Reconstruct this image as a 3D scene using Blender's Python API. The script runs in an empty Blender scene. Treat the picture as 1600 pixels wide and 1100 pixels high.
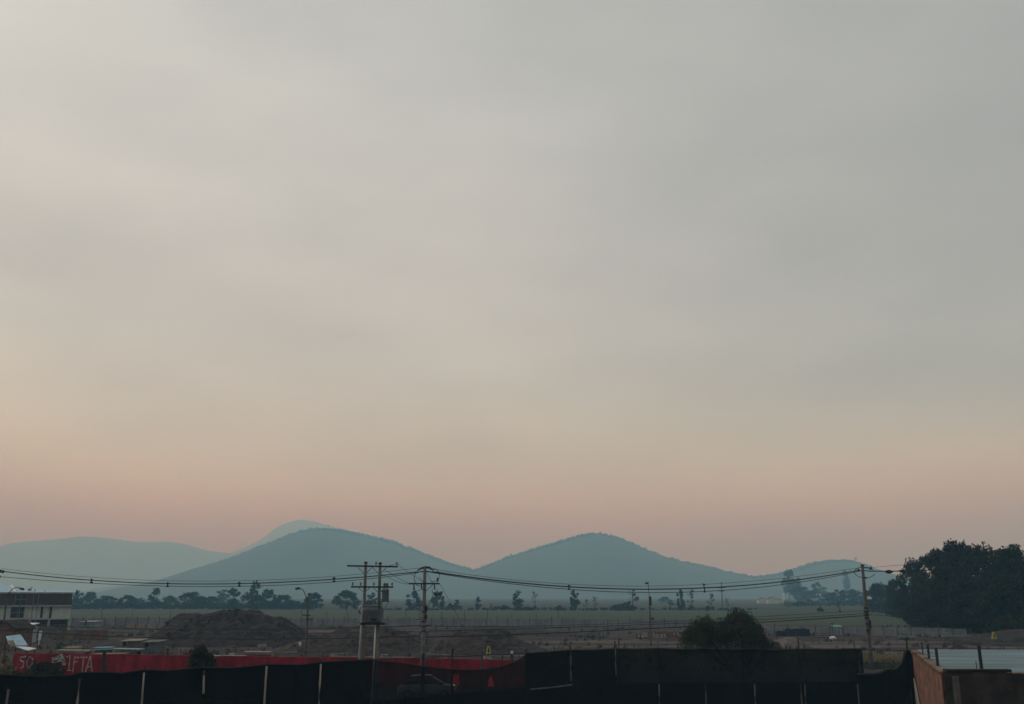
import bpy, math, random
import numpy as np
from mathutils import Vector, Matrix, noise as mnoise

# ------------------------------------------------------------------ camera, sky, sun, exposure
SC = bpy.context.scene
COL = SC.collection
H = 7.0                                   # eye height above the yard (second-storey window)
PITCH = math.radians(14.18)
FPX = 1504.0                              # focal length in photo pixels (1600 wide)
cam = bpy.data.cameras.new('camera')
cam.sensor_fit = 'HORIZONTAL'
cam.sensor_width = 36.0
cam.lens = 36.0 * FPX / 1600.0
cam.clip_start = 0.1
cam.clip_end = 40000.0
camo = bpy.data.objects.new('camera', cam)
COL.objects.link(camo)
camo.location = (0, 0, H)
camo.rotation_euler = (math.radians(90) + PITCH, 0, 0)
SC.camera = camo

SUN_EL, SUN_AZ = math.radians(32), math.radians(-72)      # azimuth from +Y, negative = left
W = bpy.data.worlds.new('World')
SC.world = W
W.use_nodes = True
wn, wl = W.node_tree.nodes, W.node_tree.links
wn.clear()


def N(tree, typ, **kw):
    n = tree.nodes.new(typ)
    for k, v in kw.items():
        if k.startswith('_'):
            n.inputs[k[1:].replace('_', ' ')].default_value = v
        else:
            setattr(n, k, v)
    return n


def setramp(ramp, stops):
    el = ramp.color_ramp.elements
    while len(el) > 1:
        el.remove(el[-1])
    el[0].position = stops[0][0]
    el[0].color = (*stops[0][1], 1)
    for p, c in stops[1:]:
        e = el.new(p)
        e.color = (*c, 1)


wt = W.node_tree
tc = N(wt, 'ShaderNodeTexCoord')
sep = N(wt, 'ShaderNodeSeparateXYZ')
wl.new(tc.outputs['Generated'], sep.inputs[0])
# streaky smoke layer: bends the elevation a little so that bands are uneven
nz1 = N(wt, 'ShaderNodeTexNoise', _Scale=1.6, _Detail=3.0, _Roughness=0.5)
mp1 = N(wt, 'ShaderNodeMapping')
mp1.inputs['Scale'].default_value = (1.0, 1.0, 3.4)
mp1.inputs['Rotation'].default_value = (0.0, 0.14, 0.0)
wl.new(tc.outputs['Generated'], mp1.inputs[0])
wl.new(mp1.outputs[0], nz1.inputs['Vector'])
bend = N(wt, 'ShaderNodeMath', operation='MULTIPLY_ADD')
wl.new(nz1.outputs['Fac'], bend.inputs[0])
bend.inputs[1].default_value = 0.16
wl.new(sep.outputs['Z'], bend.inputs[2])
off = N(wt, 'ShaderNodeMath', operation='SUBTRACT')
wl.new(bend.outputs[0], off.inputs[0])
off.inputs[1].default_value = 0.08
ramp = N(wt, 'ShaderNodeValToRGB')
ramp.color_ramp.interpolation = 'B_SPLINE'
setramp(ramp, [  # SKYRAMP
    (0.000, (0.54, 0.40, 0.33)),
    (0.070, (0.64, 0.57, 0.47)),
    (0.110, (0.79, 1.06, 0.95)),
    (0.160, (0.70, 0.93, 0.93)),
    (0.220, (0.55, 0.68, 0.73)),
    (0.300, (0.495, 0.567, 0.598)),
    (0.400, (0.487, 0.539, 0.557)),
    (0.560, (0.435, 0.481, 0.485)),
    (0.680, (0.50, 0.53, 0.53)),
    (1.000, (0.70, 0.62, 0.59)),
])
wl.new(off.outputs[0], ramp.inputs[0])
# left (towards the veiled sun) brighter, right and behind darker
azr = N(wt, 'ShaderNodeMapRange', interpolation_type='SMOOTHSTEP')
azr.inputs['From Min'].default_value = -0.60
azr.inputs['From Max'].default_value = 0.60
azr.inputs['To Min'].default_value = 1.62
azr.inputs['To Max'].default_value = 0.60
azm = N(wt, 'ShaderNodeMath', operation='MULTIPLY_ADD', use_clamp=True)   # the bright left side only shows above the smoke bank
wl.new(sep.outputs['Z'], azm.inputs[0])
azm.inputs[1].default_value = 2.3
azm.inputs[2].default_value = -0.28
axl = N(wt, 'ShaderNodeMath', operation='MINIMUM')
wl.new(sep.outputs['X'], axl.inputs[0])
axl.inputs[1].default_value = 0.0
axm = N(wt, 'ShaderNodeMath', operation='MULTIPLY')
wl.new(axl.outputs[0], axm.inputs[0])
wl.new(azm.outputs[0], axm.inputs[1])
axr = N(wt, 'ShaderNodeMath', operation='MAXIMUM')
wl.new(sep.outputs['X'], axr.inputs[0])
axr.inputs[1].default_value = 0.0
azx = N(wt, 'ShaderNodeMath', operation='MULTIPLY_ADD')
wl.new(axr.outputs[0], azx.inputs[0])
azx.inputs[1].default_value = 0.45
wl.new(axm.outputs[0], azx.inputs[2])
wl.new(azx.outputs[0], azr.inputs['Value'])
bkr = N(wt, 'ShaderNodeMapRange', interpolation_type='SMOOTHSTEP')
bkr.inputs['From Min'].default_value = -0.6
bkr.inputs['From Max'].default_value = 0.5
bkr.inputs['To Min'].default_value = 0.75
bkr.inputs['To Max'].default_value = 1.0
wl.new(sep.outputs['Y'], bkr.inputs['Value'])
# faint broad smoke billows
nz2 = N(wt, 'ShaderNodeTexNoise', _Scale=2.6, _Detail=5.0, _Roughness=0.5)
mp2 = N(wt, 'ShaderNodeMapping')
mp2.inputs['Scale'].default_value = (1.0, 1.0, 2.8)
mp2.inputs['Location'].default_value = (3.1, 0.4, 1.7)
mp2.inputs['Rotation'].default_value = (0.0, -0.25, 0.0)
wl.new(tc.outputs['Generated'], mp2.inputs[0])
wl.new(mp2.outputs[0], nz2.inputs['Vector'])
bil = N(wt, 'ShaderNodeMapRange')
bil.inputs['From Min'].default_value = 0.3
bil.inputs['From Max'].default_value = 0.7
bil.inputs['To Min'].default_value = 0.875
bil.inputs['To Max'].default_value = 1.125
wl.new(nz2.outputs['Fac'], bil.inputs['Value'])
m1 = N(wt, 'ShaderNodeMath', operation='MULTIPLY')
wl.new(azr.outputs[0], m1.inputs[0])
wl.new(bkr.outputs[0], m1.inputs[1])
m2 = N(wt, 'ShaderNodeMath', operation='MULTIPLY')
wl.new(m1.outputs[0], m2.inputs[0])
wl.new(bil.outputs[0], m2.inputs[1])
smoke = N(wt, 'ShaderNodeVectorMath', operation='SCALE')
wl.new(ramp.outputs['Color'], smoke.inputs[0])
wl.new(m2.outputs[0], smoke.inputs['Scale'])
bg_smoke = N(wt, 'ShaderNodeBackground', _Strength=1.0)
wl.new(smoke.outputs[0], bg_smoke.inputs['Color'])
# the clear sky above the smoke
sky = N(wt, 'ShaderNodeTexSky', sky_type='NISHITA', sun_disc=False)
sky.sun_elevation = SUN_EL
sky.sun_rotation = SUN_AZ
sky.air_density = 1.4
sky.dust_density = 3.0
bg_sky = N(wt, 'ShaderNodeBackground', _Strength=0.05)
wl.new(sky.outputs[0], bg_sky.inputs['Color'])
mixf = N(wt, 'ShaderNodeMapRange', interpolation_type='SMOOTHSTEP')
mixf.inputs['From Min'].default_value = 0.6
mixf.inputs['From Max'].default_value = 1.0
mixf.inputs['To Min'].default_value = 0.0
mixf.inputs['To Max'].default_value = 0.15
wl.new(sep.outputs['Z'], mixf.inputs['Value'])
wmix = N(wt, 'ShaderNodeMixShader')
wl.new(mixf.outputs[0], wmix.inputs[0])
wl.new(bg_smoke.outputs[0], wmix.inputs[1])
wl.new(bg_sky.outputs[0], wmix.inputs[2])
wout = N(wt, 'ShaderNodeOutputWorld')
wl.new(wmix.outputs[0], wout.inputs['Surface'])

sun = bpy.data.lights.new('sun', 'SUN')
sun.energy = 0.55
sun.angle = math.radians(14)
sun.color = (1.0, 0.84, 0.70)
suno = bpy.data.objects.new('sun', sun)
COL.objects.link(suno)
_d = Vector((math.sin(SUN_AZ) * math.cos(SUN_EL), math.cos(SUN_AZ) * math.cos(SUN_EL), math.sin(SUN_EL)))
suno.rotation_euler = _d.to_track_quat('Z', 'Y').to_euler()

vs = SC.view_settings
vs.view_transform = 'Standard'
vs.look = 'None'
vs.exposure = 0.0
vs.gamma = 1.0
vs.use_curve_mapping = False
SC.cycles.volume_bounces = 12
SC.cycles.max_bounces = 14
SC.cycles.diffuse_bounces = 3
SC.cycles.transparent_max_bounces = 24
SC.cycles.use_denoising = True
SC.cycles.use_adaptive_sampling = False

R = random.Random(7)
NP = np.random.default_rng(11)
CP, SP = math.cos(PITCH), math.sin(PITCH)


# ------------------------------------------------------------------ where things stand
def zat(py, Y):
    v = (550 - py) / FPX
    return H + Y * (SP + v * CP) / (CP - v * SP)


def xat(px, Y, z=0.0):
    return (px - 800) / FPX * (Y * CP + (z - H) * SP)


def at(px, py, Y):
    z = zat(py, Y)
    return Vector((xat(px, Y, z), Y, z))


def ydist(py, z=0.0):
    """distance at which a point of height z shows at row py"""
    v = (550 - py) / FPX
    return (z - H) * (CP - v * SP) / (SP + v * CP)


def interp(pts, x):
    xs = [p[0] for p in pts]
    ys = [p[1] for p in pts]
    return float(np.interp(x, xs, ys))


def smooth_interp(pts, x):
    xs = np.array([p[0] for p in pts], float)
    ys = np.array([p[1] for p in pts], float)
    s = np.linspace(-1, 1, 9) * (xs[-1] - xs[0]) * 0.012
    return np.mean([np.interp(x + q, xs, ys) for q in s], axis=0)


# ------------------------------------------------------------------ materials
def mat(name, col, rough=0.85, var=0.25, scale=1.0, col2=None, metal=0.0, bump=0.0, stretch=(1, 1, 1), detail=6.0,
        streak=0.0, spec=0.3, island=0.0):
    m = bpy.data.materials.new(name)
    m.use_nodes = True
    t = m.node_tree
    b = t.nodes['Principled BSDF']
    b.inputs['Roughness'].default_value = rough
    b.inputs['Metallic'].default_value = metal
    b.inputs['Specular IOR Level'].default_value = spec
    co = N(t, 'ShaderNodeTexCoord')
    mp = N(t, 'ShaderNodeMapping')
    mp.inputs['Scale'].default_value = stretch
    t.links.new(co.outputs['Object'], mp.inputs[0])
    nz = N(t, 'ShaderNodeTexNoise', _Scale=scale, _Detail=detail, _Roughness=0.62)
    t.links.new(mp.outputs[0], nz.inputs['Vector'])
    c2 = col2 if col2 else tuple(c * (1 - 2.0 * var) if var < 0.5 else c * 0.1 for c in col)
    c1 = col if col2 else tuple(c * (1 + 1.0 * var) for c in col)
    rp = N(t, 'ShaderNodeValToRGB')
    setramp(rp, [(0.32, c2), (0.68, c1)])
    t.links.new(nz.outputs['Fac'], rp.inputs[0])
    out = rp.outputs['Color']
    if streak:
        nz3 = N(t, 'ShaderNodeTexNoise', _Scale=2.2, _Detail=5.0)
        mp3 = N(t, 'ShaderNodeMapping')
        mp3.inputs['Scale'].default_value = (1.0, 1.0, 0.12)
        t.links.new(co.outputs['Object'], mp3.inputs[0])
        t.links.new(mp3.outputs[0], nz3.inputs['Vector'])
        mr = N(t, 'ShaderNodeMapRange')
        mr.inputs['From Min'].default_value = 0.4
        mr.inputs['From Max'].default_value = 0.75
        mr.inputs['To Min'].default_value = 1.0
        mr.inputs['To Max'].default_value = 1.0 - streak
        t.links.new(nz3.outputs['Fac'], mr.inputs['Value'])
        sc = N(t, 'ShaderNodeVectorMath', operation='SCALE')
        t.links.new(out, sc.inputs[0])
        t.links.new(mr.outputs[0], sc.inputs['Scale'])
        out = sc.outputs[0]
    if island:
        g = N(t, 'ShaderNodeNewGeometry')
        mr = N(t, 'ShaderNodeMapRange')
        mr.inputs['To Min'].default_value = 1 - island
        mr.inputs['To Max'].default_value = 1 + island
        t.links.new(g.outputs['Random Per Island'], mr.inputs['Value'])
        sc = N(t, 'ShaderNodeVectorMath', operation='SCALE')
        t.links.new(out, sc.inputs[0])
        t.links.new(mr.outputs[0], sc.inputs['Scale'])
        out = sc.outputs[0]
    t.links.new(out, b.inputs['Base Color'])
    if bump:
        bp = N(t, 'ShaderNodeBump', _Strength=bump, _Distance=0.3)
        t.links.new(nz.outputs['Fac'], bp.inputs['Height'])
        t.links.new(bp.outputs[0], b.inputs['Normal'])
    return m


def net_mat(name, col, opac, var=0.06):
    """shade netting: a weave far finer than a pixel, so part of the light goes straight through"""
    m = mat(name, col, 0.9, 0.3, 0.6, spec=0.1)
    t = m.node_tree
    b = t.nodes['Principled BSDF']
    o = t.nodes['Material Output']
    tr = N(t, 'ShaderNodeBsdfTransparent')
    mx = N(t, 'ShaderNodeMixShader')
    co = N(t, 'ShaderNodeTexCoord')
    mp = N(t, 'ShaderNodeMapping')
    mp.inputs['Scale'].default_value = (0.5, 0.5, 0.25)
    t.links.new(co.outputs['Object'], mp.inputs[0])
    nz = N(t, 'ShaderNodeTexNoise', _Scale=0.7, _Detail=4.0)
    t.links.new(mp.outputs[0], nz.inputs['Vector'])
    mr = N(t, 'ShaderNodeMapRange')
    mr.inputs['From Min'].default_value = 0.3
    mr.inputs['From Max'].default_value = 0.7
    mr.inputs['To Min'].default_value = opac - var
    mr.inputs['To Max'].default_value = min(1.0, opac + var)
    t.links.new(nz.outputs['Fac'], mr.inputs['Value'])
    t.links.new(mr.outputs[0], mx.inputs[0])
    t.links.new(tr.outputs[0], mx.inputs[1])
    t.links.new(b.outputs[0], mx.inputs[2])
    t.links.new(mx.outputs[0], o.inputs['Surface'])
    return m


def leaf_mat(name, col, col2, trans=0.25, island=0.45, scale=0.45):
    m = mat(name, col, 0.75, 0.3, scale, col2=col2, island=island, spec=0.2)
    t = m.node_tree
    b = t.nodes['Principled BSDF']
    o = t.nodes['Material Output']
    src = b.inputs['Base Color'].links[0].from_socket
    tl = N(t, 'ShaderNodeBsdfTranslucent')
    t.links.new(src, tl.inputs['Color'])
    mx = N(t, 'ShaderNodeMixShader')
    mx.inputs[0].default_value = trans
    t.links.new(b.outputs[0], mx.inputs[1])
    t.links.new(tl.outputs[0], mx.inputs[2])
    t.links.new(mx.outputs[0], o.inputs['Surface'])
    return m


M = dict(
    concrete=mat('pole_concrete', (0.18, 0.168, 0.162), 0.85, 0.18, 2.5, streak=0.3),
    conc_dark=mat('old_concrete', (0.13, 0.12, 0.115), 0.9, 0.25, 2.0, streak=0.4),
    steel=mat('galvanised_steel', (0.20, 0.22, 0.23), 0.55, 0.15, 3.0, metal=0.4),
    dark=mat('dark_iron', (0.03, 0.032, 0.036), 0.6, 0.25, 4.0, metal=0.2),
    rubber=mat('black_cable_rubber', (0.018, 0.02, 0.022), 0.6, 0.2, 3.0),
    porcelain=mat('grey_porcelain', (0.045, 0.045, 0.046), 0.3, 0.2, 5.0, spec=0.5),
    pvc=mat('pale_pvc_pipe', (0.62, 0.62, 0.62), 0.6, 0.12, 3.0, streak=0.25),
    tank=mat('transformer_paint', (0.19, 0.235, 0.25), 0.55, 0.15, 2.0, streak=0.3),
    pale_post=mat('weathered_pale_post', (0.30, 0.27, 0.235), 0.9, 0.25, 3.0, stretch=(1, 1, 0.15)),
    dim_post=mat('grey_wood_post', (0.10, 0.095, 0.09), 0.9, 0.25, 3.0, stretch=(1, 1, 0.15)),
    dark_post=mat('dark_wood_post', (0.028, 0.027, 0.028), 0.9, 0.3, 3.0, stretch=(1, 1, 0.15)),
    net=net_mat('black_shade_net', (0.0035, 0.0035, 0.0042), 0.988, 0.02),
    net_lower=net_mat('black_shade_net_lower', (0.0035, 0.0035, 0.0048), 0.99, 0.01),
    net_mid=net_mat('worn_shade_net', (0.007, 0.007, 0.0075), 0.93, 0.04),
    net_thin=net_mat('thin_shade_net', (0.012, 0.011, 0.0115), 0.895, 0.035),
    red=mat('red_wall_paint', (0.275, 0.011, 0.027), 0.8, 0.22, 0.8, streak=0.45),
    pink=mat('faded_pink_render', (0.28, 0.21, 0.19), 0.85, 0.2, 1.2),
    white_paint=mat('white_spray_paint', (0.34, 0.36, 0.37), 0.8, 0.35, 3.0),
    adobe=mat('orange_adobe', (0.22, 0.120, 0.085), 0.9, 0.30, 1.6, bump=0.4, streak=0.35),
    lime=mat('pale_lime_wash', (0.36, 0.38, 0.33), 0.9, 0.25, 2.0),
    brown_wall=mat('brown_block_wall', (0.045, 0.032, 0.029), 0.92, 0.28, 1.2, bump=0.3, streak=0.3),
    coping=mat('mortar_coping', (0.20, 0.16, 0.13), 0.9, 0.3, 3.0, bump=0.4),
    dark_cap=mat('dark_felt_cap', (0.020, 0.018, 0.018), 0.9, 0.3, 2.0),
    zinc=mat('zinc_roof_sheet', (0.120, 0.215, 0.25), 0.55, 0.36, 0.6, metal=0.15, stretch=(0.12, 2.6, 1), streak=0.0, spec=0.4),
    bluezinc=mat('bluish_roof_sheet', (0.25, 0.46, 0.60), 0.55, 0.14, 0.8, metal=0.2),
    whitesheet=mat('white_sheet', (0.62, 0.68, 0.70), 0.6, 0.12, 2.0),
    bwall=mat('building_cream', (0.46, 0.50, 0.45), 0.85, 0.10, 0.7, streak=0.2),
    bband=mat('building_dark_cladding', (0.072, 0.056, 0.060), 0.7, 0.18, 0.5, streak=0.2),
    bslab=mat('building_slab', (0.34, 0.36, 0.37), 0.8, 0.12, 1.0),
    glass=mat('dark_window_glass', (0.02, 0.026, 0.03), 0.15, 0.2, 1.0, spec=0.5),
    brick=mat('dull_brick', (0.155, 0.085, 0.062), 0.92, 0.28, 2.0, bump=0.2),
    ochre=mat('ochre_render', (0.17, 0.12, 0.07), 0.92, 0.28, 1.0),
    panel=mat('concrete_panel', (0.20, 0.215, 0.23), 0.88, 0.14, 0.5, streak=0.25),
    shed=mat('grey_shed_board', (0.12, 0.125, 0.125), 0.85, 0.2, 1.5, streak=0.3),
    plank=mat('pale_board', (0.24, 0.22, 0.185), 0.85, 0.25, 2.0),
    tarp=mat('navy_tarpaulin', (0.017, 0.019, 0.040), 0.7, 0.3, 1.5),
    hivis=mat('yellow_plastic', (0.36, 0.34, 0.05), 0.6, 0.15, 2.0),
    green_sheet=mat('green_roof_sheet', (0.08, 0.26, 0.22), 0.6, 0.15, 2.0),
    carwhite=mat('white_car_paint', (0.27, 0.28, 0.29), 0.35, 0.05, 1.0, spec=0.5),
    tyre=mat('tyre_rubber', (0.02, 0.02, 0.02), 0.9, 0.2, 3.0),
    lampglass=mat('lamp_diffuser', (0.62, 0.64, 0.63), 0.5, 0.05, 2.0),
    soil=mat('dark_heap_soil', (0.027, 0.022, 0.025), 0.95, 0.45, 0.9, bump=0.6),
    gravel=mat('grey_gravel_heap', (0.034, 0.028, 0.028), 0.95, 0.42, 1.1, bump=0.6),
    track=mat('pale_dirt_track', (0.080, 0.066, 0.064), 0.95, 0.25, 0.35, stretch=(0.15, 1, 1)),
    dry=leaf_mat('dry_grass_blades', (0.22, 0.185, 0.105), (0.14, 0.115, 0.07), 0.2, 0.4),
    weed=leaf_mat('yard_weeds', (0.045, 0.055, 0.030), (0.025, 0.032, 0.02), 0.2, 0.5),
    rock=mat('broken_rubble', (0.10, 0.088, 0.082), 0.95, 0.35, 0.6, island=0.6),
    bark=mat('bark', (0.045, 0.038, 0.032), 0.95, 0.3, 3.0, stretch=(1, 1, 0.2)),
    leaf_far=leaf_mat('grey_green_leaves', (0.011, 0.023, 0.017), (0.006, 0.013, 0.010)),
    leaf_grove=leaf_mat('dark_grove_leaves', (0.036, 0.050, 0.020), (0.010, 0.014, 0.008), 0.2, 0.55, 0.22),
    leaf_willow=leaf_mat('willow_leaves', (0.066, 0.078, 0.040), (0.024, 0.031, 0.018), 0.3, 0.4, 0.6),
    leaf_vine=leaf_mat('vine_leaves', (0.050, 0.048, 0.026), (0.020, 0.022, 0.014), 0.25, 0.5, 0.8),
    leaf_hill=leaf_mat('hill_scrub_leaves', (0.026, 0.032, 0.022), (0.022, 0.027, 0.019), 0.35, 0.15, 0.02),
    hill=mat('hill_scrubland', (0.024, 0.029, 0.021), 0.95, 0.3, 0.006, col2=(0.017, 0.022, 0.016), detail=9.0),
)


def ground_material():
    m = bpy.data.materials.new('yard_and_plain_soil')
    m.use_nodes = True
    t = m.node_tree
    b = t.nodes['Principled BSDF']
    b.inputs['Roughness'].default_value = 0.95
    b.inputs['Specular IOR Level'].default_value = 0.15
    co = N(t, 'ShaderNodeTexCoord')

    def noise(scale, stretch, det=6.0, loc=(0, 0, 0)):
        mp = N(t, 'ShaderNodeMapping')
        mp.inputs['Scale'].default_value = stretch
        mp.inputs['Location'].default_value = loc
        t.links.new(co.outputs['Object'], mp.inputs[0])
        nz = N(t, 'ShaderNodeTexNoise', _Scale=scale, _Detail=det, _Roughness=0.6)
        t.links.new(mp.outputs[0], nz.inputs['Vector'])
        return nz.outputs['Fac']

    def mix(fac, a, bcol):
        mx = N(t, 'ShaderNodeMix', data_type='RGBA')
        if hasattr(fac, 'links'):
            t.links.new(fac, mx.inputs['Factor'])
        else:
            mx.inputs['Factor'].default_value = fac
        for s, v in (('A', a), ('B', bcol)):
            sk = [i for i in mx.inputs if i.name == s and i.type == 'RGBA'][0]
            if hasattr(v, 'links'):
                t.links.new(v, sk)
            else:
                sk.default_value = (*v, 1)
        return [o for o in mx.outputs if o.type == 'RGBA'][0]

    def rng(v, a, b_, c=0.0, d=1.0):
        r = N(t, 'ShaderNodeMapRange', interpolation_type='SMOOTHSTEP')
        r.inputs['From Min'].default_value = a
        r.inputs['From Max'].default_value = b_
        r.inputs['To Min'].default_value = c
        r.inputs['To Max'].default_value = d
        t.links.new(v, r.inputs['Value'])
        return r.outputs[0]

    base = mix(rng(noise(0.07, (0.35, 1, 1)), 0.38, 0.62), (0.026, 0.021, 0.022), (0.054, 0.043, 0.041))
    base = mix(rng(noise(0.16, (0.25, 1, 1), 5, (40, 9, 0)), 0.56, 0.72), base, (0.030, 0.032, 0.022))
    base = mix(rng(noise(2.2, (1, 1, 1)), 0.35, 0.7, 0.0, 0.45), base, (0.020, 0.018, 0.019))
    sp = N(t, 'ShaderNodeSeparateXYZ')
    t.links.new(co.outputs['Object'], sp.inputs[0])
    far = mix(rng(noise(0.01, (0.3, 1, 1)), 0.4, 0.6), (0.030, 0.038, 0.025), (0.042, 0.045, 0.032))
    base = mix(rng(sp.outputs['Y'], 225, 330), base, far)
    t.links.new(base, b.inputs['Base Color'])
    bp = N(t, 'ShaderNodeBump', _Strength=0.5, _Distance=0.25)
    t.links.new(noise(1.5, (1, 1, 1)), bp.inputs['Height'])
    t.links.new(bp.outputs[0], b.inputs['Normal'])
    return m


M['ground'] = ground_material()
M['field'] = mat('green_crop_field', (0.021, 0.043, 0.010), 0.95, 0.2, 0.05, col2=(0.019, 0.030, 0.010), stretch=(0.25, 1.6, 1))


# ------------------------------------------------------------------ mesh helpers
class MB:
    def __init__(self):
        self.v, self.f = [], []

    def add(self, vs_, fs_):
        k = len(self.v)
        self.v.extend([tuple(p) for p in vs_])
        self.f.extend([tuple(i + k for i in f) for f in fs_])
        return self

    def box(self, c, s, rz=0.0, rx=0.0, ry=0.0, taper=1.0):
        hx, hy, hz = s[0] / 2, s[1] / 2, s[2] / 2
        m = Matrix.Translation(Vector(c)) @ Matrix.Rotation(rz, 4, 'Z') @ Matrix.Rotation(ry, 4, 'Y') @ Matrix.Rotation(rx, 4, 'X')
        vs_ = []
        for z, k in ((-hz, 1.0), (hz, taper)):
            for x, y in ((-hx, -hy), (hx, -hy), (hx, hy), (-hx, hy)):
                vs_.append(m @ Vector((x * k, y * k, z)))
        return self.add(vs_, [(0, 3, 2, 1), (4, 5, 6, 7), (0, 1, 5, 4), (1, 2, 6, 5), (2, 3, 7, 6), (3, 0, 4, 7)])

    def tube(self, pts, rad, seg=6, cap=True):
        pts = [Vector(p) for p in pts]
        n = len(pts)
        rad = rad if isinstance(rad, (list, tuple)) else [rad] * n
        vs_, fs_ = [], []
        for i, p in enumerate(pts):
            d = (pts[min(i + 1, n - 1)] - pts[max(i - 1, 0)]).normalized()
            a = d.cross(Vector((0, 0, 1)))
            if a.length < 1e-3:
                a = d.cross(Vector((0, 1, 0)))
            a.normalize()
            b = d.cross(a)
            for k in range(seg):
                t = 2 * math.pi * k / seg
                vs_.append(p + (a * math.cos(t) + b * math.sin(t)) * rad[i])
        for i in range(n - 1):
            for k in range(seg):
                k2 = (k + 1) % seg
                fs_.append((i * seg + k, i * seg + k2, (i + 1) * seg + k2, (i + 1) * seg + k))
        if cap:
            fs_.append(tuple(reversed(range(seg))))
            fs_.append(tuple((n - 1) * seg + k for k in range(seg)))
        return self.add(vs_, fs_)

    def lathe(self, c, prof, seg=12):
        c = Vector(c)
        return self.tube_raw([(c + Vector((0, 0, z)), r) for r, z in prof], seg)

    def tube_raw(self, rings, seg):
        vs_, fs_ = [], []
        for p, r in rings:
            for k in range(seg):
                t = 2 * math.pi * k / seg
                vs_.append(p + Vector((math.cos(t) * r, math.sin(t) * r, 0)))
        for i in range(len(rings) - 1):
            for k in range(seg):
                k2 = (k + 1) % seg
                fs_.append((i * seg + k, i * seg + k2, (i + 1) * seg + k2, (i + 1) * seg + k))
        fs_.append(tuple(reversed(range(seg))))
        fs_.append(tuple((len(rings) - 1) * seg + k for k in range(seg)))
        return self.add(vs_, fs_)

    def slab(self, quad, th):
        """a quad given a thickness downwards"""
        q = [Vector(p) for p in quad]
        n = (q[1] - q[0]).cross(q[2] - q[0]).normalized()
        if n.z < 0:
            n = -n
        vs_ = q + [p - n * th for p in q]
        return self.add(vs_, [(0, 1, 2, 3), (7, 6, 5, 4), (0, 4, 5, 1), (1, 5, 6, 2), (2, 6, 7, 3), (3, 7, 4, 0)])

    def build(self, name, m, parent=None, smooth=False, bevel=0.0):
        me = bpy.data.meshes.new(name)
        me.from_pydata(self.v, [], self.f)
        me.validate()
        me.update()
        return link_mesh(name, me, m, parent, smooth, bevel)


def link_mesh(name, me, m, parent=None, smooth=False, bevel=0.0):
    if m is not None and not me.materials:
        me.materials.append(m)
    if smooth:
        me.polygons.foreach_set('use_smooth', [True] * len(me.polygons))
    o = bpy.data.objects.new(name, me)
    COL.objects.link(o)
    if parent is not None:
        o.parent = parent
        o.matrix_parent_inverse = Matrix.Translation(-Vector(parent.location)) if not parent.get('turned') else Matrix.Identity(4)
    if bevel:
        bv = o.modifiers.new('edge', 'BEVEL')
        bv.width = bevel
        bv.segments = 2
    return o


def thing(name, label, cat, loc=(0, 0, 0), group=None):
    o = bpy.data.objects.new(name, None)
    o.empty_display_size = 0.5
    COL.objects.link(o)
    o.location = loc
    return tag(o, label, cat, group)


def tag(o, label, cat, group=None, kind=None):
    if label:
        o['label'] = label
    if cat:
        o['category'] = cat
    if group:
        o['group'] = group
    if kind:
        o['kind'] = kind
    return o


def struct(o, kind='structure', label=None):
    o['kind'] = kind
    if label:
        o['label'] = label
    return o


def arr_mesh(name, V, F):
    """mesh from numpy arrays of quads"""
    me = bpy.data.meshes.new(name)
    n, k = F.shape
    me.vertices.add(len(V))
    me.vertices.foreach_set('co', V.astype(np.float32).ravel())
    me.loops.add(n * k)
    me.loops.foreach_set('vertex_index', F.astype(np.int32).ravel())
    me.polygons.add(n)
    me.polygons.foreach_set('loop_start', np.arange(0, n * k, k, dtype=np.int32))
    me.polygons.foreach_set('loop_total', np.full(n, k, dtype=np.int32))
    me.update(calc_edges=True)
    me.validate()
    return me


def grid_mesh(name, X, Y, Z):
    ny, nx = X.shape
    V = np.stack([X, Y, Z], -1).reshape(-1, 3)
    i = np.arange((ny - 1) * nx).reshape(ny - 1, nx)[:, :-1].ravel()
    F = np.stack([i, i + 1, i + nx + 1, i + nx], -1)
    return arr_mesh(name, V, F)


def leaves(centres, radii, per, size, rng, flat=0.0, droop=0.0):
    """rhombic leaf faces spread through clumps; returns V, F"""
    Vs = []
    for c, r, n in zip(centres, radii, per):
        n = int(n)
        d = rng.normal(size=(n, 3))
        d /= np.linalg.norm(d, axis=1, keepdims=True) + 1e-9
        p = np.array(c) + d * (r * rng.random((n, 1)) ** 0.45) * np.array([1, 1, 0.8])
        Vs.append(p)
    P = np.concatenate(Vs)
    n = len(P)
    a = rng.normal(size=(n, 3))
    a[:, 2] *= (1 - flat)
    a[:, 2] -= droop
    a /= np.linalg.norm(a, axis=1, keepdims=True) + 1e-9
    b = np.cross(a, rng.normal(size=(n, 3)))
    b /= np.linalg.norm(b, axis=1, keepdims=True) + 1e-9
    s = size * (0.6 + 0.8 * rng.random((n, 1)))
    V = np.stack([P - a * s, P + b * s * 0.55, P + a * s, P - b * s * 0.55], 1).reshape(-1, 3)
    F = np.arange(4 * n).reshape(n, 4)
    return V, F


# ------------------------------------------------------------------ ground, field, tracks
def ground_h(x, y):
    """gentle unevenness of the yard, flat far away; the plot on the near side of the fence lies lower"""
    d = (y - (65.8 + max(0.0, min(1.0, (x + 11) / 18.0)) * 11.0)) if x > -11 else (y - (57.6 + (x + 31) * .41))
    low = -2.2 * (0.5 - 0.5 * math.tanh((d - 1.6) / 0.5))
    if y < 90:
        return low + 0.06 * mnoise.noise(Vector((x * .2, y * .2, 0)))
    k = max(0.0, min(1.0, (260 - y) / 60)) * max(0.0, min(1.0, (y - 25) / 20))
    return k * 0.22 * mnoise.fractal(Vector((x * 0.05, y * 0.05, 3.3)), 1.0, 2.0, 4)


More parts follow.
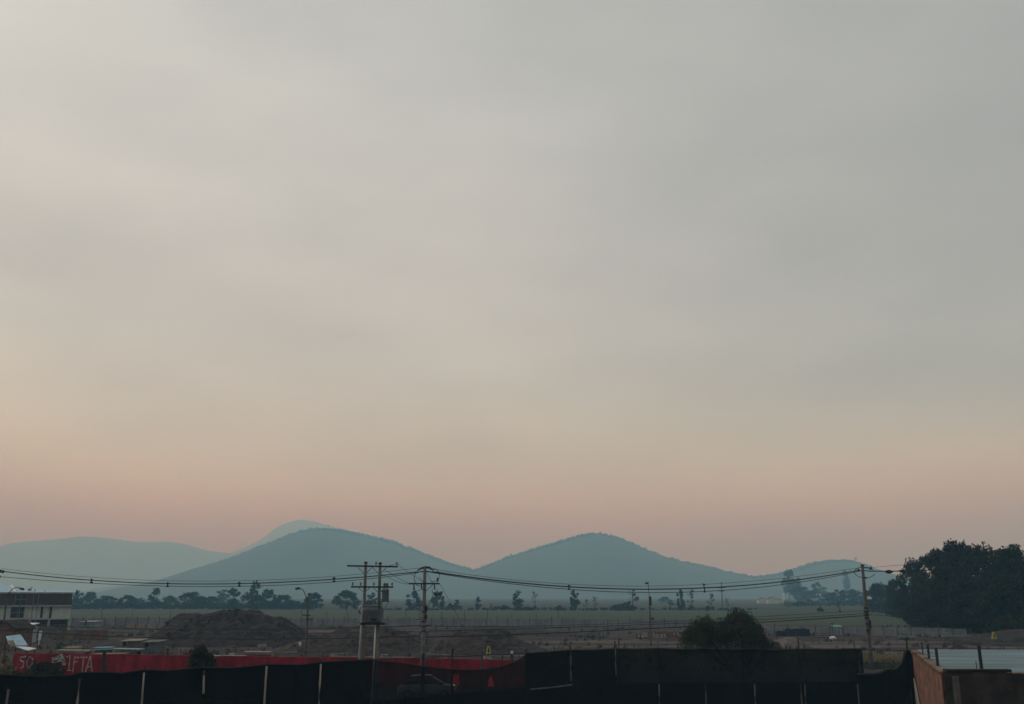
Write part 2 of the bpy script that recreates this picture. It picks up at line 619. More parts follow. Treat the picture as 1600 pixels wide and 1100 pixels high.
def axis(mx, near, nn, nf):
    a = np.linspace(0, near, nn)
    b = near * (mx / near) ** (np.arange(1, nf + 1) / nf)
    return np.concatenate([a, b])


ax = axis(16600, 110, 74, 28)
xs = np.concatenate([-ax[:0:-1], ax])
ys = np.concatenate([[-16600, -3000, -800, -200, -40], np.linspace(0, 270, 150), axis(16600, 300, 4, 32)[3:]])
GX, GY = np.meshgrid(xs, ys)
GZ = np.array([[ground_h(x, y) for x in xs] for y in ys])
struct(link_mesh('ground', grid_mesh('ground', GX, GY, GZ), M['ground'], smooth=True), label='dark bare soil of the yard running out to the plain')


def patch(name, x0, x1, y0, y1, m, wob, seed, nx=60, ny=8, lift=0.02, label=None):
    """irregular sheet lying a little above the ground"""
    X = np.zeros((ny + 1, nx + 1)); Y = X.copy(); Z = X.copy()
    for i in range(nx + 1):
        x = x0 + (x1 - x0) * i / nx
        e = min(1.0, min(i, nx - i) / (nx * 0.12))
        lo = y0 + wob * mnoise.fractal(Vector((x * 0.06, seed, 0)), 1.0, 2.0, 4)
        hi = y1 + wob * mnoise.fractal(Vector((x * 0.06, seed + 9, 0)), 1.0, 2.0, 4)
        mid = (lo + hi) / 2
        hw = max(0.05, (hi - lo) / 2 * math.sqrt(e) if e < 1 else (hi - lo) / 2)
        for j in range(ny + 1):
            y = mid - hw + 2 * hw * j / ny
            X[j, i], Y[j, i], Z[j, i] = x, y, max(0.0, 0) + ground_h(x, y) + lift
    return struct(link_mesh(name, grid_mesh(name, X, Y, Z), m, smooth=True), label=label)


patch('field', -215, 190, 238, 492, M['field'], 5, 1.0, 60, 20, 0.03, 'strip of green crop field behind the panel fence')
patch('track', -60, 70, 150, 157, M['track'], 3, 2.0, 60, 6, 0.03, 'pale dirt track across the yard')
patch('track', -8, 95, 118, 126, M['track'], 2.5, 4.0, 60, 6, 0.05, 'pale dirt track behind the netting')
patch('track', -55, 10, 196, 206, M['track'], 2, 7.0, 50, 6, 0.04, 'pinkish track below the panel fence')
patch('track', 20, 110, 136, 143, M['track'], 3, 11.0, 60, 6, 0.06, 'pale dirt strip on the right')


patch('ground', -14, -1, 120, 132, M['soil'], 2.5, 14.0, 40, 6, 0.04, 'dark damp soil before the rubble heap')
patch('ground', -52, -16, 158, 168, M['soil'], 3, 15.0, 50, 6, 0.03, 'dark damp soil left of the soil mound')
patch('ground', 4, 52, 158, 176, M['soil'], 4, 16.0, 50, 6, 0.05, 'dark damp soil across the middle of the yard')
patch('ground', 44, 110, 112, 128, M['soil'], 3, 18.0, 50, 6, 0.045, 'dark damp soil on the right')
patch('track', -12, 30, 136, 140, M['track'], 2, 19.0, 50, 6, 0.055, 'narrow pale dirt strip in the middle of the yard')


# ------------------------------------------------------------------ hills
FAR = 1.38


def hill(name, prof, D, depth, label, amp=0.03, nx=150, ny=46, seed=0.0, scrub=None, m=None):
    D, depth = D * FAR, depth * FAR
    px0, px1 = prof[0][0], prof[-1][0]
    X = np.zeros((ny + 1, nx + 1)); Y = X.copy(); Z = X.copy()
    pxs = np.linspace(px0, px1, nx + 1)
    hs = np.array([max(0.0, zat(float(smooth_interp(prof, p)), D)) for p in pxs])
    hm = hs.max()
    for i, p in enumerate(pxs):
        x = xat(p, D, hs[i])
        edge = min(1.0, min(i, nx - i) / 6.0)
        for j in range(ny + 1):
            t = -1 + 2 * j / ny
            wob = 0.10 * mnoise.fractal(Vector((x * 4.0 / depth, seed, 1)), 1.0, 2.0, 3)
            f = (0.5 + 0.5 * math.cos(math.pi * max(-1, min(1, t)))) ** 1.15
            y = D + t * depth + wob * depth * f
            n = mnoise.fractal(Vector((x * 5.0 / depth, y * 5.0 / depth, seed)), 1.0, 2.0, 5)
            z = hs[i] * f * (1 + 0.25 * n * (1 - f)) + amp * hm * n * f * (1 - f) * 2
            X[j, i], Y[j, i], Z[j, i] = x, y, z * edge - 1.0 * (1 - edge) - 0.5 * (1 - f)
    o = struct(link_mesh(name, grid_mesh(name, X, Y, Z), m or M['hill'], smooth=True), label=label)
    if scrub:
        n, size = scrub
        size *= FAR * 1.1
        cs, rs = [], []
        for _ in range(n):
            i = R.random() * nx
            j = ny / 2 * (1.05 - .16 * R.random())
            i0, j0 = int(i), int(max(0, min(j, ny - 1)))
            if hs[i0] < 8:
                continue
            fx, fy = i - i0, max(0, min(j, ny - 1)) - j0
            p = np.array([X[j0, i0] * (1 - fx) + X[j0, i0 + 1] * fx, Y[j0, i0] * (1 - fy) + Y[j0 + 1, i0] * fy,
                          (Z[j0, i0] * (1 - fx) + Z[j0, i0 + 1] * fx) * (1 - fy) + (Z[j0 + 1, i0] * (1 - fx) + Z[j0 + 1, i0 + 1] * fx) * fy])
            s = size * (0.45 + 0.8 * R.random() ** 2.2)
            cs.append(p + np.array([0, 0, s * 0.35])); rs.append(s)
        V, F = leaves(cs, rs, [16] * len(cs), size * 0.5, NP)
        struct(link_mesh('hillside_scrub', arr_mesh('hillside_scrub', V, F), M['leaf_hill']), 'stuff', 'dark scrub and small trees dotting ' + label.split(' with')[0])
    return o


hill('hill', [(200, 937), (240, 931), (268, 922), (288, 911), (306, 902), (334, 890), (363, 879), (402, 864.5), (430, 851), (460, 839), (490, 832),
              (512, 829.5), (540, 832), (580, 840), (620, 850.5), (660, 867), (700, 882.5), (735, 893), (770, 898), (850, 912), (930, 925), (1000, 934)],
     2500, 900, 'the hazy teal hill behind the transformer poles', seed=2.1, scrub=(2300, 5.5))
hill('hill', [(540, 934), (620, 918), (700, 899), (745, 894.5), (780, 880.5), (815, 868), (850, 857), (880, 848), (905, 840.5), (935, 836.5), (960, 841),
              (985, 851), (1010, 863), (1040, 874), (1080, 885.5), (1120, 896.5), (1160, 904), (1220, 912), (1300, 925), (1370, 934)],
     2450, 850, 'the hazy teal cone shaped hill in the middle', seed=5.4, scrub=(2300, 5.5))
hill('hill', [(1060, 934), (1100, 914), (1160, 905), (1200, 902), (1230, 896), (1260, 885), (1285, 879), (1305, 877.5), (1330, 879.5), (1350, 887), (1380, 902),
              (1400, 915), (1450, 934)],
     2300, 500, 'the small hazy hill behind the right utility pole', seed=9.4, nx=90, scrub=(900, 4.5))
hill('hill', [(60, 934), (150, 926), (200, 914), (250, 908), (300, 904), (380, 903), (450, 910), (560, 934)], 3400, 700,
     'the low pale foothill left of the transformer poles', seed=12.0, nx=80)
hill('hill', [(-260, 905), (-150, 880), (-60, 863), (0, 856), (40, 849.5), (90, 842.5), (135, 838.5), (170, 841), (220, 848), (262, 846), (290, 850), (320, 860),
              (370, 866), (420, 880), (480, 900), (580, 934)], 5600, 1400, 'the pale distant ridge at the far left', seed=14.0)
hill('mountain', [(300, 915), (350, 880), (395, 852), (425, 833), (450, 816.5), (472, 812), (497, 816.5), (525, 824), (560, 838), (620, 862), (700, 900), (780, 930)],
     6900, 1500, 'the pale peak rising behind the left hill', seed=17.0)

# masts on the hills
def mast(px, ytop, D, base_py, label, rad):
    D, rad = D * FAR, rad * FAR * .8
    b = at(px, base_py, D); b.z -= 1.5
    t = at(px, ytop, D)
    o = thing('radio_mast', label, 'radio mast', b, 'masts on the hills')
    s = MB()
    hh = t.z - b.z
    for a in range(3):
        an = a * 2.094
        dx, dy = math.cos(an) * rad, math.sin(an) * rad
        s.tube([(b.x + dx, b.y + dy, b.z), (b.x + dx * 0.4, b.y + dy * 0.4, t.z)], rad * 0.16, 5)
    for k in range(7):
        z = b.z + hh * (k + 0.5) / 7
        r2 = rad * (1 - 0.6 * (k + 0.5) / 7)
        for a in range(3):
            a1, a2 = a * 2.094, (a + 1) * 2.094
            s.tube([(b.x + math.cos(a1) * r2, b.y + math.sin(a1) * r2, z), (b.x + math.cos(a2) * r2, b.y + math.sin(a2) * r2, z + hh / 14)], rad * 0.1, 4)
    s.build('lattice', M['steel'], o)
    for k in range(3):
        an = k * 2.094
        a = MB(); a.box((t.x + math.cos(an) * rad * 1.4, t.y + math.sin(an) * rad * 1.4, t.z - 1.5), (rad * 1.1, rad * 1.1, 3.4)); a.build('antenna', M['tank'], o)
        a = MB(); a.box((t.x + math.cos(an + 1) * rad * 1.2, t.y + math.sin(an + 1) * rad * 1.2, t.z - 7), (rad * 0.9, rad * 0.9, 2.4)); a.build('antenna', M['tank'], o)
    return o


mast(1337, 871, 2300, 882, 'radio mast with antennas on the small hill by the right pole', 2.2)
mast(513, 820.5, 2500, 827, 'thin radio mast on top of the hill behind the transformer', 1.0)


# ------------------------------------------------------------------ trees
def tree_parts(kind, seed):
    """unit tree (1 m tall, crown about 1 m wide): trunk mesh and crown mesh"""
    rng = np.random.default_rng(seed)
    r = random.Random(seed)
    tb = MB()
    lean = (r.uniform(-.05, .05), r.uniform(-.05, .05))
    top = {'round': 0.6, 'loose': 0.85, 'sparse': 0.95, 'euc': 0.9, 'bush': 0.4, 'grove': 0.7}[kind]
    n = 7
    pts = [(lean[0] * t * t + 0.02 * math.sin(t * 7 + seed), lean[1] * t * t, -0.03 + (top + 0.03) * t) for t in np.linspace(0, 1, n)]
    r0 = {'round': .03, 'loose': .022, 'sparse': .02, 'euc': .018, 'bush': .02, 'grove': .022}[kind]
    tb.tube(pts, [r0 * (1.25 - 0.95 * t) for t in np.linspace(0, 1, n)], 6)
    cs, rs, per = [], [], []

    def limb(z0, ang, ln, up, rad):
        b = np.array([lean[0] * (z0 / top) ** 2, lean[1] * (z0 / top) ** 2, z0])
        e = b + np.array([math.cos(ang) * ln, math.sin(ang) * ln, up])
        mid = (b + e) / 2 + np.array([0, 0, -0.15 * up + 0.02])
        tb.tube([b, mid, e], [rad, rad * 0.7, rad * 0.3], 5)
        return e
    if kind in ('round', 'grove'):
        k = 32 if kind == 'round' else 54
        for i in range(k):
            # clumps through the crown volume, denser near the outline, with a lumpy outline
            a = r.uniform(0, 6.283)
            h = r.random() ** 1.15
            prof = math.sin(math.pi * min(1, 0.12 + 0.86 * h) ** 0.8) ** 0.7
            rad = 0.47 * prof * (0.35 + 0.65 * r.random() ** 0.5) * r.uniform(0.8, 1.12)
            z = (0.08 if kind == 'round' else 0.10) + 0.80 * h
            cs.append((math.cos(a) * rad, math.sin(a) * rad, z)); rs.append(r.uniform(.10, .17)); per.append(80 if kind == 'round' else 190)
        for q in range(3):
            cs.append((r.uniform(-.2, .2), r.uniform(-.2, .2), r.uniform(.84, .93))); rs.append(r.uniform(.06, .10)); per.append(60)
        for i in range(6):
            limb(r.uniform(.15, top - .1), r.uniform(0, 6.28), r.uniform(.2, .36), r.uniform(.1, .28), r0 * 0.45)
    elif kind == 'loose':
        for i in range(13):
            z0 = r.uniform(.12, top - .05)
            ln = r.uniform(.08, .42) * (1.05 - 0.7 * z0)
            e = limb(z0, r.uniform(0, 6.28), ln, r.uniform(.03, .16), r0 * 0.5)
            cs.append(tuple(e)); rs.append(r.uniform(.07, .15)); per.append(r.randint(50, 95))
        for i in range(9):
            cs.append((r.uniform(-.22, .22), r.uniform(-.22, .22), r.uniform(.04, .5))); rs.append(r.uniform(.12, .19)); per.append(90)
        cs.append((lean[0], lean[1], .92)); rs.append(.08); per.append(26)
    elif kind == 'sparse':
        for i in range(11):
            z0 = r.uniform(.2, top - .04)
            e = limb(z0, r.uniform(0, 6.28), r.uniform(.15, .42) * (1.1 - 0.6 * z0), r.uniform(.05, .2), r0 * 0.6)
            e2 = limb(z0 * .9, r.uniform(0, 6.28), r.uniform(.1, .25), r.uniform(.02, .1), r0 * 0.35)
            if r.random() < .75:
                cs.append(tuple(e)); rs.append(r.uniform(.04, .09)); per.append(r.randint(22, 44))
        for i in range(3):
            cs.append((r.uniform(-.15, .15), r.uniform(-.15, .15), r.uniform(.03, .15))); rs.append(.12); per.append(60)
    elif kind == 'euc':
        for i in range(20):
            z0 = r.uniform(.2, top)
            e = limb(z0, r.uniform(0, 6.28), r.uniform(.08, .36) * (1.2 - 0.55 * z0), r.uniform(.04, .12), r0 * 0.4)
            cs.append(tuple(e)); rs.append(r.uniform(.08, .15)); per.append(80)
        for i in range(8):
            cs.append((r.uniform(-.12, .12), r.uniform(-.12, .12), r.uniform(.45, .97))); rs.append(.1); per.append(44)
    elif kind == 'bush':
        for i in range(16):
            a = r.uniform(0, 6.28); q = r.random() ** .6 * .45
            cs.append((math.cos(a) * q, math.sin(a) * q, r.uniform(.1, .8) * (1 - q * .8))); rs.append(r.uniform(.14, .24)); per.append(70)
        for i in range(4):
            limb(.05, r.uniform(0, 6.28), .25, .4, r0 * 0.5)
    ls = {'round': .035, 'loose': .034, 'sparse': .032, 'euc': .034, 'bush': .06, 'grove': .022}[kind]
    V, F = leaves(cs, rs, per, ls, rng)
    V[:, 2] = np.maximum(V[:, 2], -0.01)
    tm = bpy.data.meshes.new('trunk')
    tm.from_pydata(tb.v, [], tb.f)
    tm.update()
    tm.materials.append(M['bark'])
    cm = arr_mesh('crown', V, F)
    cm.materials.append(M['leaf_grove'] if kind == 'grove' else M['leaf_far'])
    return tm, cm


TREES = {}
for kd, cnt in (('round', 4), ('loose', 5), ('sparse', 4), ('euc', 3), ('bush', 3), ('grove', 5)):
    TREES[kd] = [tree_parts(kd, 100 * cnt + 17 * i + len(kd)) for i in range(cnt)]
TCOUNT = {}


def tree(px, top_py, Y, wpx, kind, label, group, name='tree', base=None, cat='tree'):
    i = TCOUNT.get(kind, 0); TCOUNT[kind] = i + 1
    tm, cm = TREES[kind][i % len(TREES[kind])]
    hh = zat(top_py, Y)
    x = xat(px, Y, 0)
    w = wpx / FPX * Y
    z0 = ground_h(x, Y)
    o = thing(name, label, cat, (x, Y, z0), group)
    o['turned'] = 1
    o.rotation_euler = (0, 0, R.uniform(0, 6.28))
    o.scale = (w, w, hh - z0)
    link_mesh('trunk', tm, None, o)
    link_mesh('crown', cm, None, o)
    del o['turned']
    return o


G1 = 'hazy trees along the far edge of the field'
for px, ty, Y, w, kd, lb in [
    (118, 921, 560, 30, 'loose', 'hazy feathery tree just right of the two storey building'),
    (141, 924, 610, 30, 'round', 'second hazy tree right of the two storey building'),
    (166, 930, 580, 42, 'round', 'low wide hazy tree third right of the building'),
    (196, 929, 560, 36, 'round', 'low round hazy tree fourth right of the building'),
    (216, 934, 610, 26, 'round', 'short faint tree left of the flat topped one'),
    (240, 918, 570, 34, 'loose', 'hazy tree with tall tip between two low round trees'),
    (264, 930, 600, 32, 'round', 'small round tree right of the tall tipped hazy tree'),
    (297, 924, 540, 52, 'round', 'broad domed hazy tree left of the soil mound top'),
    (327, 931, 560, 40, 'round', 'lower domed tree beside the broad domed tree'),
    (348, 921, 760, 40, 'loose', 'pale faint tree fading into haze above the soil mound'),
    (364, 917, 520, 34, 'loose', 'ragged hazy tree left of the tallest mound tree'),
    (393, 907, 500, 46, 'loose', 'tallest ragged dark tree standing behind the soil mound'),
    (416, 920, 520, 32, 'round', 'hazy tree hugging the right side of the tallest one'),
    (443, 929, 510, 42, 'round', 'round hazy tree left of the curved street lamp'),
    (489, 925, 500, 36, 'round', 'round hazy tree right behind the curved street lamp'),
    (541, 921, 490, 46, 'round', 'broad round dark tree just left of the transformer poles'),
    (580, 925, 520, 26, 'loose', 'hazy tree seen between the two transformer poles'),
    (646, 923, 480, 36, 'loose', 'hazy tree behind the middle utility pole'),
    (684, 923, 500, 22, 'round', 'slim hazy tree right of the middle utility pole'),
    (701, 940, 500, 15, 'bush', 'small bush just right of the slim hazy tree'),
    (715, 937, 500, 18, 'loose', 'small ragged sapling right of the small bush'),
    (747, 931, 490, 15, 'loose', 'little upright tree alone on the green field edge'),
    (767, 942, 490, 12, 'sparse', 'tiny thin sapling right of the little upright tree'),
    (785, 944, 490, 22, 'bush', 'low dark bush left of the tall ragged field tree'),
    (808, 922, 470, 28, 'loose', 'tall dark ragged tree in the centre of the field edge'),
    (825, 946, 470, 20, 'bush', 'low bush at the foot of the tall ragged tree'),
    (836, 924, 480, 16, 'sparse', 'thin bare tree right of the tall ragged tree'),
    (876, 943, 470, 14, 'bush', 'conical little bush left of the ragged tree under the spacer'),
    (898, 921, 470, 24, 'loose', 'ragged tree standing below the cable spacer'),
    (916, 933, 470, 14, 'sparse', 'thin bent sapling right of the ragged tree under the spacer'),
    (929, 933, 470, 18, 'sparse', 'forked little tree left of the leaning street lamp'),
    (963, 943, 465, 18, 'bush', 'round dark bush left of the spreading bare tree'),
    (989, 922, 465, 40, 'sparse', 'spreading half bare tree left of the leaning street lamp'),
    (978, 937, 468, 26, 'bush', 'dark bush under the spreading half bare tree'),
    (1064, 920, 465, 18, 'loose', 'narrow leafy tree above the willow crown'),
    (1081, 921, 465, 24, 'sparse', 'half dead tree right of the narrow leafy tree'),
    (1112, 922, 480, 20, 'sparse', 'bare crooked tree left of the far power pole'),
    (1136, 935, 480, 14, 'sparse', 'small bare tree right beside the far power pole'),
    (1040, 932, 900, 22, 'round', 'very faint small tree right of the leaning lamp'),
    (1052, 940, 700, 16, 'bush', 'faint bush in the haze left of the narrow leafy tree'),
    (1106, 944, 460, 8, 'bush', 'stump like bush left of the bare crooked tree'),
]:
    tree(px, ty, Y, w, kd, lb, G1)

G2 = 'hazy eucalyptus trees left of the right utility pole'
for px, ty, Y, w, kd, lb in [
    (1234, 892, 950, 30, 'euc', 'tall blue hazy eucalyptus beside the white water tower'),
    (1247, 903, 900, 26, 'euc', 'second blue eucalyptus close behind the tallest'),
    (1252, 916, 760, 50, 'round', 'round hazy tree in front of the blue eucalyptus trees'),
    (1275, 911, 820, 22, 'euc', 'slim pale eucalyptus with pointed top'),
    (1287, 918, 900, 20, 'euc', 'pale narrow tree right of the slim eucalyptus'),
    (1296, 925, 640, 34, 'round', 'dark umbrella shaped tree on a thin stem'),
    (1314, 921, 560, 36, 'round', 'hazy tree left of the right utility pole foot trees'),
    (1325, 890, 1250, 16, 'euc', 'very faint tall tree behind the right utility pole'),
    (1334, 920, 600, 40, 'round', 'hazy round tree touching the right utility pole'),
    (1362, 921, 520, 44, 'round', 'dark hazy tree just right of the right utility pole'),
    (1312, 940, 420, 12, 'sparse', 'small thin tree alone on the olive field'),
    (1282, 946, 430, 10, 'bush', 'tiny bush on the olive field'),
]:
    tree(px, ty, Y * (1.35 if Y > 500 else 1), w, kd, lb, G2)

G3 = 'dense dark trees of the grove on the right'
for px, ty, Y, w, kd, lb in [
    (1378, 910, 400, 46, 'grove', 'lower hazy tree at the left end of the grove'),
    (1402, 904, 300, 34, 'grove', 'small dark tree stepping up to the tall grove'),
    (1436, 870, 230, 58, 'grove', 'first tall dark tree of the grove'),
    (1473, 857, 205, 78, 'grove', 'dark grove tree second from the left among the tall ones'),
    (1504, 841, 200, 96, 'grove', 'tallest dark rounded tree of the grove'),
    (1550, 848, 190, 96, 'grove', 'dark tree right of the tallest grove tree'),
    (1592, 850, 185, 100, 'grove', 'dark grove tree cut by the right frame edge'),
    (1478, 905, 180, 90, 'grove', 'low dark tree in front of the tall grove'),
    (1528, 900, 174, 100, 'grove', 'second low dark tree in front of the grove'),
    (1582, 896, 168, 110, 'grove', 'low dark tree in front at the right frame edge'),
    (1445, 912, 215, 58, 'grove', 'low dark tree at the front left of the grove'),
    (1402, 925, 330, 46, 'grove', 'low hazy tree at the foot of the grove'),
    (1655, 850, 190, 110, 'grove', 'grove tree just beyond the right frame edge'),
]:
    tree(px, ty, Y, w, kd, lb, G3)


def undergrowth(label, x0, x1, Y0, Y1, n, hmin, hmax, seed):
    rr = random.Random(seed); cs, rs = [], []
    for _ in range(n):
        px = rr.uniform(x0, x1); Y = rr.uniform(Y0, Y1); hh = rr.uniform(hmin, hmax) * (0.5 + 0.9 * abs(mnoise.noise(Vector((px * .05, seed, 0)))))
        x = xat(px, Y, 0)
        for k in range(max(1, int(hh / .8))):
            cs.append((x + rr.gauss(0, 1.2), Y + rr.gauss(0, 1), hh * rr.random() * .8)); rs.append(rr.uniform(.6, 1.2))
    V_, F_ = leaves(cs, rs, [26] * len(cs), .32, np.random.default_rng(seed))
    V_[:, 2] = np.maximum(V_[:, 2], 0.02)
    struct(link_mesh('undergrowth', arr_mesh('undergrowth', V_, F_), M['leaf_far']), 'stuff', label)


undergrowth('dark tangled scrub under the hazy trees left of the transformer poles', 110, 500, 505, 590, 560, 1.8, 6.5, 3)
undergrowth('low scrub along the far field edge in the middle', 600, 1180, 472, 500, 260, .6, 2.2, 6)
undergrowth('hazy scrub under the eucalyptus trees on the right', 1225, 1420, 620, 900, 260, 1.5, 5.0, 8)


def fronds(name, label, cat, lobes, m, n, seed, ln=(1.0, 2.2), leaf=0.09):
    """weeping tree: limbs that arch out of a trunk and long hanging leafy fronds"""
    r = random.Random(seed)
    rng = np.random.default_rng(seed)
    base = lobes[0][0].copy()
    o = thing(name, label, cat, (base.x, base.y, 0))
    tb = MB()
    P = []
    for (c, rx, rz, k) in lobes:
        tb.tube([(base.x, base.y, -.2), ((base.x + c.x) / 2, c.y, c.z * 0.45), (c.x, c.y, c.z)], [.22, .16, .08], 7)
        for i in range(int(n * k)):
            a = r.uniform(0, 6.283)
            q = math.sqrt(r.random())
            ph = r.random()
            s = Vector((c.x + math.cos(a) * rx * q * .7, c.y + math.sin(a) * rx * q * .7, c.z + rz * (1 - q * q) * r.uniform(.3, 1.0) * (1 + .14 * math.sin(3 * a + seed))))
            out = Vector((math.cos(a), math.sin(a), 0)) * r.uniform(.1, 1.0) * rx * (0.4 + q * .6)
            L = r.uniform(*ln)
            m_ = 16
            for t in np.linspace(0, 1, m_)[:r.randint(7, 16)]:
                p = s + out * (t ** .6) + Vector((0, 0, 0.35 * math.sin(t * 2.4) * rz * .5 - L * t ** 1.7))
                if p.z > 0.1:
                    P.append((p.x + r.gauss(0, .07), p.y + r.gauss(0, .07), p.z))
            if i % 10 == 0:
                tb.tube([(c.x, c.y, c.z - .3), tuple((c + s) / 2 + Vector((0, 0, .2))), tuple(s), tuple(s + out * .6 - Vector((0, 0, L * .15)))], [.06, .04, .025, .01], 4)
    tb.build('trunk', M['bark'], o)
    P = np.array(P)
    V, F = leaves(P, [0.10] * len(P), [2] * len(P), leaf, rng, 0.2, 0.9)
    link_mesh('crown', arr_mesh('crown', V, F), m, o)
    return o


YW = 88
fronds('willow', 'dark drooping willow rising behind the netting fence', 'willow tree',
       [(at(1158, 983, YW), 1.7, 1.7, 1.35), (at(1103, 990, YW + 1), 1.8, 1.6, .8), (at(1181, 1003, YW), 1.35, .8, .45), (at(1203, 1012, YW), 1.3, .7, .12), (at(1088, 1000, YW + .5), 1.35, 1.6, .45), (at(1128, 990, YW + 2), 1.7, 1.3, .9)],
       M['leaf_willow'], 430, 5, (1.1, 3.8), .075)


# ------------------------------------------------------------------ heaps of soil and gravel
def heap(name, label, cat, prof, D, depth, m, seed, base_front=0.0, rough=0.10, nx=170, ny=60, group='heaps of soil and gravel in the yard', weeds=0):
    X = np.zeros((ny + 1, nx + 1)); Y = X.copy(); Z = X.copy()
    pxs = np.linspace(prof[0][0], prof[-1][0], nx + 1)
    hs = [max(0.0, zat(float(smooth_interp(prof, p)), D)) for p in pxs]
    hm = max(hs)
    hs[0] = hs[-1] = 0
    for i, p in enumerate(pxs):
        x = xat(p, D, hs[i])
        for j in range(ny + 1):
            t = -1 + 2 * j / ny
            f = max(0.0, 1 - abs(t) ** 1.35)
            y = D + t * depth
            n = mnoise.fractal(Vector((x * .45, y * .45, seed)), 0.9, 2.1, 6)
            n2 = mnoise.fractal(Vector((x * .15, y * .15, seed + 5)), 1.0, 2.0, 3)
            z = hs[i] * f * (1 + .18 * n2 * (1 - f)) + rough * hm * n * min(1, hs[i] / hm * 2) * min(1, f * 3)
            X[j, i], Y[j, i], Z[j, i] = x, y, ground_h(x, y) + max(-.05, z) + (.015 if f > 0 else -.05)
    o = link_mesh(name, grid_mesh(name, X, Y, Z), m, smooth=False)
    tag(o, label, cat, group)
    if weeds:
        cs, rs = [], []
        for _ in range(weeds):
            i, j = R.randrange(14, nx - 14), R.randrange(5, ny // 2 + 6)
            if mnoise.noise(Vector((X[j, i] * .25, Y[j, i] * .25, 8))) > 0.05:
                cs.append((X[j, i], Y[j, i], Z[j, i] + .05)); rs.append(R.uniform(.15, .45))
        V, F = leaves(cs, rs, [14] * len(cs), .13, NP, 0, -.6)
        struct(link_mesh('weeds', arr_mesh('weeds', V, F), M['weed']), 'stuff', 'weeds growing on ' + label)
    return o


heap('soil_mound', 'large dark soil mound with weedy top in the yard', 'soil mound',
     [(246, 1012), (258, 985), (272, 969), (282, 960), (295, 958.5), (310, 959), (330, 957), (355, 953.5), (375, 952.5), (400, 954), (420, 961), (440, 967), (460, 975), (474, 986), (488, 1010)],
     150, 11, M['soil'], 3.0, rough=.11, weeds=320)
heap('gravel_heap', 'long gravel heap behind the transformer poles', 'gravel heap',
     [(430, 1015), (470, 1003), (500, 993), (530, 986), (560, 982), (600, 982), (630, 987), (655, 995), (680, 1004), (705, 1015)],
     132, 7, M['gravel'], 11.0, rough=.12, weeds=60)
heap('rubble_heap', 'rough rubble heap right of the middle utility pole', 'rubble heap',
     [(668, 1018), (685, 1002), (700, 993), (715, 988), (745, 984), (775, 984), (795, 990), (812, 1000), (835, 1011), (856, 1018)],
     128, 7, M['gravel'], 17.0, rough=.18, weeds=30)
heap('soil_heap', 'low brown heap beyond the rubble heap', 'soil heap',
     [(640, 990), (700, 984), (740, 980), (790, 980), (840, 983), (900, 988), (950, 991)], 182, 6, M['soil'], 23.0, rough=.08)
heap('soil_heap', 'small dark soil heap behind the zinc roof', 'soil heap',
     [(1484, 1017), (1491, 1009), (1497, 1006), (1503, 1009), (1516, 1016)], 122, 2.0, M['soil'], 27.0, nx=30, ny=16)
heap('soil_heap', 'long low soil bank in front of the grove', 'soil bank',
     [(1500, 1000), (1540, 991), (1570, 985), (1620, 983), (1680, 985), (1740, 998)], 150, 9, M['soil'], 31.0, rough=.08)
heap('soil_heap', 'flat pale heap left of the large soil mound', 'soil heap',
     [(120, 1013), (150, 1004), (180, 1001), (215, 1003), (250, 1008), (270, 1013)], 138, 5, M['gravel'], 37.0, rough=.1)
heap('rubble_heap', 'pale rubble pile beside the willow', 'rubble heap',
     [(1200, 1009), (1210, 1000), (1222, 995), (1238, 996), (1250, 1001), (1262, 1008)], 138, 3.0, M['rock'], 41.0, nx=40, ny=20, rough=.2)

# loose stones over the yard
cs = []
V, F = [], []
base = np.array([[-1, -1, -1], [1, -1, -1], [1, 1, -1], [-1, 1, -1], [-.7, -.8, 1], [.8, -.6, 1], [.6, .8, 1], [-.8, .6, 1]]) * .5
bf = [(0, 3, 2, 1), (4, 5, 6, 7), (0, 1, 5, 4), (1, 2, 6, 5), (2, 3, 7, 6), (3, 0, 4, 7)]
rb = MB()
for _ in range(2600):
    y = R.uniform(98, 210)
    x = R.uniform(-.56, .56) * y
    if mnoise.noise(Vector((x * .05, y * .05, 4))) < -.05:
        continue
    s = R.uniform(.06, .28) * (1 if R.random() < .93 else 2)
    q = base * s * NP.uniform(.6, 1.4, (1, 3)) + NP.normal(size=(8, 3)) * s * .12
    a = R.uniform(0, 6.28)
    q = q @ np.array([[math.cos(a), math.sin(a), 0], [-math.sin(a), math.cos(a), 0], [0, 0, 1]])
    rb.add(q + np.array([x, y, ground_h(x, y) + s * .25]), bf)
struct(rb.build('rubble', M['rock']), 'stuff', 'loose stones and rubble scattered over the yard')


def tufts(name, m, n, reg, hgt, label, thr=0.0, per=10, seed=3):
    rr = random.Random(seed)
    cs, hs = [], []
    for _ in range(n):
        y = rr.uniform(reg[2], reg[3])
        x = reg[0](y) + (reg[1](y) - reg[0](y)) * rr.random()
        if mnoise.noise(Vector((x * .12, y * .12, seed))) < thr:
            continue
        for k in range(per):
            cs.append((x + rr.gauss(0, .18), y + rr.gauss(0, .18), ground_h(x, y))); hs.append(hgt * rr.uniform(.5, 1.3))
    C = np.array(cs); n = len(C); h = np.array(hs)[:, None]
    ang = NP.uniform(0, 6.28, n)
    side = np.stack([np.cos(ang), np.sin(ang), np.zeros(n)], 1) * h * .16
    tip = np.stack([NP.normal(0, .3, n), NP.normal(0, .3, n), np.ones(n)], 1) * h
    V = np.stack([C - side, C + side, C + tip + side * .3, C + tip - side * .3], 1).reshape(-1, 3)
    struct(link_mesh(name, arr_mesh(name, V, np.arange(4 * n).reshape(n, 4)), m), 'stuff', label)


